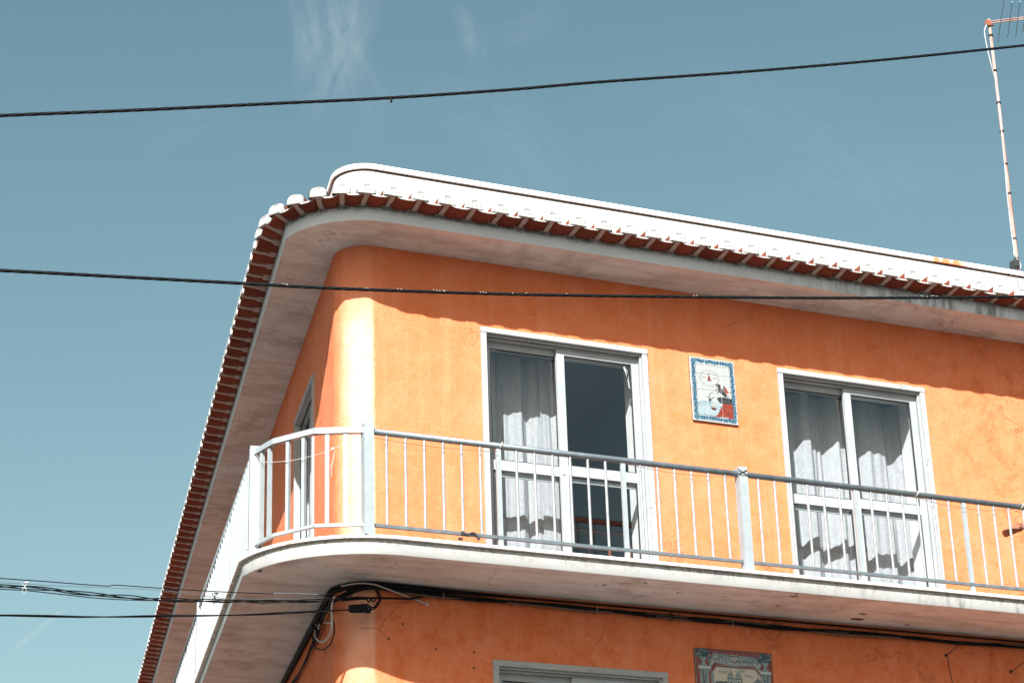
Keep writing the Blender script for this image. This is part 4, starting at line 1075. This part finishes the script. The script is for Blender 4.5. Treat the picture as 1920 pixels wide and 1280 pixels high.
# stapled wires low on the right
for i, (pix, hd, lb) in enumerate((([(1806, 1203), (1790, 1216), (1776.5, 1227), (1778, 1236), (1781, 1256), (1786, 1280), (1792, 1330)], (1774, 1227.5), 'thin dark wire stapled to the shaded wall, left of the two at the lower right'),
                                   ([(1945, 1222), (1920, 1240), (1908, 1250), (1897, 1257.5)], (1895.5, 1258), 'thin dark wire ending in a nail at the lower right edge of the wall'))):
    t = thing('stapled_wire', lb, 'wire', at(*hd, -.01)); mb = MB(); mb.tube(smooth([at(a, b, -.008) for a, b in pix], 6), .0032, 5); mb.build('wire', M_DSTRING, t, weld=0)
    mb = MB(); c = at(*hd, -.008); mb.tube([c + Vector((0, .01, 0)), c + Vector((0, -.006, 0)), c + Vector((0, -.012, 0))], .011, 8, rr=[.012, .014, .006]); mb.build('nail', M_GASK, t, weld=0)
for px, py, lb in ((755, 1169, 'nail stub in the lower wall nearest below the white cable clip'), (728.5, 1197, 'nail stub in the lower wall, leftmost and above the sunlit crescent'),
                   (816.7, 1215.5, 'nail stub midway between the sunlit crescent and the lower window'), (888.5, 1222, 'nail stub just left of the top corner of the lower window'),
                   (888, 1251, 'lowest nail stub, beside the left trim of the lower window')):
    mb = MB(); c = at(px, py, 0); mb.tube([c, c + Vector((0, -.012, 0))], .006, 7, rr=[.008, .005]); o = mb.build('nail', M_GASK, weld=0)
    tag(o, lb, 'nail', 'nail stubs in the lower wall')

# ------------------------------------------------------------------ small things on the railing
mb = MB(); st = [at(482, 843, -.0)]
def onrail(px, py):
    # point over the curved rail between the two corner posts
    best = None
    for a, b in zip(PT[2:5], PT[3:6]):
        for k in range(21):
            p = a.lerp(b, k/20); pr_ = V(p, 1.3) - CAM; X = 960 + FPX*pr_.dot(CR)/pr_.dot(CF)
            if best is None or abs(X-px) < best[0]: best = (abs(X-px), p)
    p = best[1]; d = ray(px, py); hd = math.hypot(p.x-CAM.x, p.y-CAM.y) - .035; s = hd/math.hypot(d.x, d.y); return CAM + d*s
sg = thing('knotted_string', 'slack pale string with a knotted frayed tail between the railing posts at the rounded corner', 'string', onrail(625, 842))
mb = MB(); mb.tube(smooth([onrail(478, 848), onrail(487, 860), onrail(497, 866), onrail(540, 864), (onrail(575, 857)), onrail(600, 850.5), onrail(622, 842.5), onrail(645, 832), onrail(674, 815)], 6), .0024, 5); mb.build('line', M_STRING, sg, weld=0)
mb = MB()
for k in range(7): mb.tube([onrail(620+rn.uniform(0, 7), 841+rn.uniform(-2.5, 2)) for _ in range(4)], .0026, 5)
mb.build('knot', M_STRING, sg, weld=0)
mb = MB(); mb.tube(smooth([onrail(627, 845), onrail(624.5, 861), onrail(621, 873), onrail(619.5, 877)], 5), .003, 5); mb.tube(smooth([onrail(627, 846), onrail(623.5, 866), onrail(622, 880), onrail(621, 894)], 5), .0026, 5)
for k in range(16): 
    a = onrail(626-k*.33, 850+k*2.6); mb.tube([a, a + Vector((rn.uniform(-.012, .012), 0, rn.uniform(-.012, .008)))], .0014, 4)
mb.build('frayed_tail', M_STRING, sg, weld=0)
for pix, lb in (([(697, 819.5), (740, 827), (800, 836), (860, 842), (900, 844.5), (932, 845.5)], 'thin dark wire slung under the top rail right of the rounded corner post'),
                ([(1175, 870), (1205, 876), (1260, 886), (1320, 891.5), (1385, 895)], 'thin dark wire slung under the top rail left of the middle post'),
                ([(1712, 930), (1735, 937), (1770, 946), (1810, 952), (1850, 956.5), (1900, 954)], 'thin dark wire slung under the top rail at the right end')):
    mb = MB(); mb.tube(smooth([at(a, b, -.735) for a, b in pix], 6), .0022, 5); o = mb.build('slung_wire', M_DSTRING, weld=0); tag(o, lb, 'wire')
tie_l = {939: 'pale twine tied round the top rail at the left edge of the first window', 1712: 'pale twine tied round the top rail in front of the second window', 1905: 'pale twine tied round the top rail near the rusty pole', 1387: 'black wire crossed round the top of the middle railing post'}
for px, lb in tie_l.items():
    mb = MB(); x = at(px, 880, -.70).x
    if px == 1387:
        for s_ in (-1, 1): mb.tube([Vector((x-.046, -.745, ZR-.02+.022*s_)), Vector((x+.046, -.745, ZR-.02-.022*s_))], .0028, 5)
        mb.tube([Vector((x-.046, -.745, ZR-.045)), Vector((x+.046, -.745, ZR-.045))], .0022, 5)
    else:
        for e in (0, .006): mb.tube([Vector((x+e+.012*math.sin(a), -.70+.031*math.cos(a), ZR-.022+.029*math.sin(a))) for a in [2*PI*j/14 for j in range(15)]], .003, 5)
    o = mb.build('rail_tie', M_CABLE if px == 1387 else M_STRING, weld=0); tag(o, lb, 'tie')
# black rag knotted on the bottom rail
mb = MB()
def hb(px, py, y=-.72): return at(px, py, y)
mb.tube(smooth([hb(868, 996), hb(867, 1000), hb(872, 1001.5), hb(879, 1003)], 4), .014, 6, rr=None)
mb.tube(smooth([hb(879, 1002), hb(884, 999), hb(890, 1000), hb(895, 1006), hb(899, 1012)], 4), .010, 6)
mb.tube([hb(860, 1009.5), hb(864, 1009.8), hb(867, 1010)], .012, 6)
o = mb.build('black_rag', M_GASK, weld=0); tag(o, 'black rag knotted round the bottom rail left of the first window', 'rag')
# rusty pole leaning out past the railing
pl_ = thing('leaning_pole', 'red-brown rusty pole resting on the right end of the balcony railing', 'pole', (6.03, -.52, 1.13))
a, b = at(1884, 1000, -.50), at(1975, 961, -.50)
mb = MB(); mb.tube([a, a.lerp(b, .5), b], .034, 12); mb.build('shaft', M_RUST, pl_)
mb = MB()
for e in (0, .02): mb.tube([a.lerp(b, .28) + Vector((e, math.cos(t)*.03, math.sin(t)*.03)) for t in [2*PI*j/12 for j in range(13)]], .004, 5)
mb.tube(smooth([a.lerp(b, .28) + Vector((0, -.03, .02)), a.lerp(b, .2) + Vector((-.02, -.04, .08)), a.lerp(b, .33) + Vector((0, -.06, .1)), at(1903, 957, -.68)], 5), .003, 5)
mb.build('binding_wire', M_DSTRING, pl_, weld=0)

# ------------------------------------------------------------------ roof antenna
mx0, mx1 = at(1909.5, 512, .10), at(1854.5, 40, .10)
an = thing('roof_antenna', 'rusty white television antenna on a tall thin mast behind the right end of the parapet', 'antenna', mx0)
mb = MB(); mb.tube([mx0 + Vector((0, 0, -.4)), mx0, mx0.lerp(mx1, .5), mx1 + Vector((0, 0, .02))], .0185, 10, rr=[.021, .021, .0165, .0155]); mb.build('mast', M_MAST, an)
def onm(f): return mx0.lerp(mx1, f)
for f in (.018, .055, .13, .42, .55, .665, .795, .94, .305):
    mb = MB(); c = onm(f); mb.tube([c + Vector((0, 0, -.009)), c + Vector((0, 0, .009))], .0235, 10); mb.build('clip_band', M_GASK, an)
bt = at(1853, 43, .10)
def horiz(px, py, z):
    d = ray(px, py); return CAM + d*((z-CAM.z)/d.z)
bdir = (horiz(1922, 34.5, bt.z+.01) - bt).normalized()
for dz in (0, -.022):
    mb = MB(); s0 = bt + Vector((0, 0, .012+dz)); mb.tube([s0, s0 + bdir*2.0], .0075, 8); mb.build('boom', M_MAST, an)
mb = MB()
mb.box(lambda u, o, z: bt + Vector((u, o, z)), -.028, .028, -.022, .022, -.03, .03, bev=.01); mb.tube([bt + Vector((-.036, -.02, -.036)), bt + Vector((.04, -.02, -.036))], .011, 7); mb.build('clamp', M_RUST, an)
for (px, ya, yb, xa) in ((1877.5, -12, 79, 1884), (1893.5, 4, 70, 1897.8), (1908.5, 3, 69, 1912.4), (1922, -4, 60, 1926), (1936, 5, 62, 1940)):
    z = bt.z+.004; xb = 2*px-xa+ (0)
    a, b = horiz(xa, ya, z), horiz(xb-.0, yb, z); mb = MB(); mb.tube([a, b], .0045, 6); mb.build('element', M_STEEL, an)
mb = MB(); mb.tube(smooth([bt + Vector((-.035, -.01, -.04)), at(1846, 60, .07), at(1850.5, 88, .07), at(1858, 120, .07), at(1868, 160, .09), at(1875, 220, .085), at(1882, 290, .085), at(1889, 370, .085), at(1897, 440, .08), at(1901, 466, .06), at(1902, 478, .05), at(1911, 490, .05), at(1914, 500, .05), at(1910, 508, .06)], 8), .0065, 6); mb.build('white_cable', M_TRIM, an, weld=0)
mb = MB(); bc = at(1902, 495.5, .06)
mb.box(lambda u, o, z: bc + Vector((u*.94+z*.15, o, z)), -.034, .034, -.04, .035, -.038, .038, bev=.006); mb.build('amplifier_box', M_GASK, an)
mb = MB()
for pix in ([(1890, 507), (1897, 520), (1909, 548), (1925, 585)], [(1905, 512), (1908, 525), (1914, 548), (1926, 580)]):
    mb.tube(smooth([at(x, y, -.035) for x, y in pix], 6), .003, 5)
o = mb.build('guy_wire', M_DSTRING, weld=0); tag(o, 'two thin dark wires hanging down the right end of the white parapet', 'wire')
for o in bpy.data.objects:
    if '_w' in o: del o['_w']
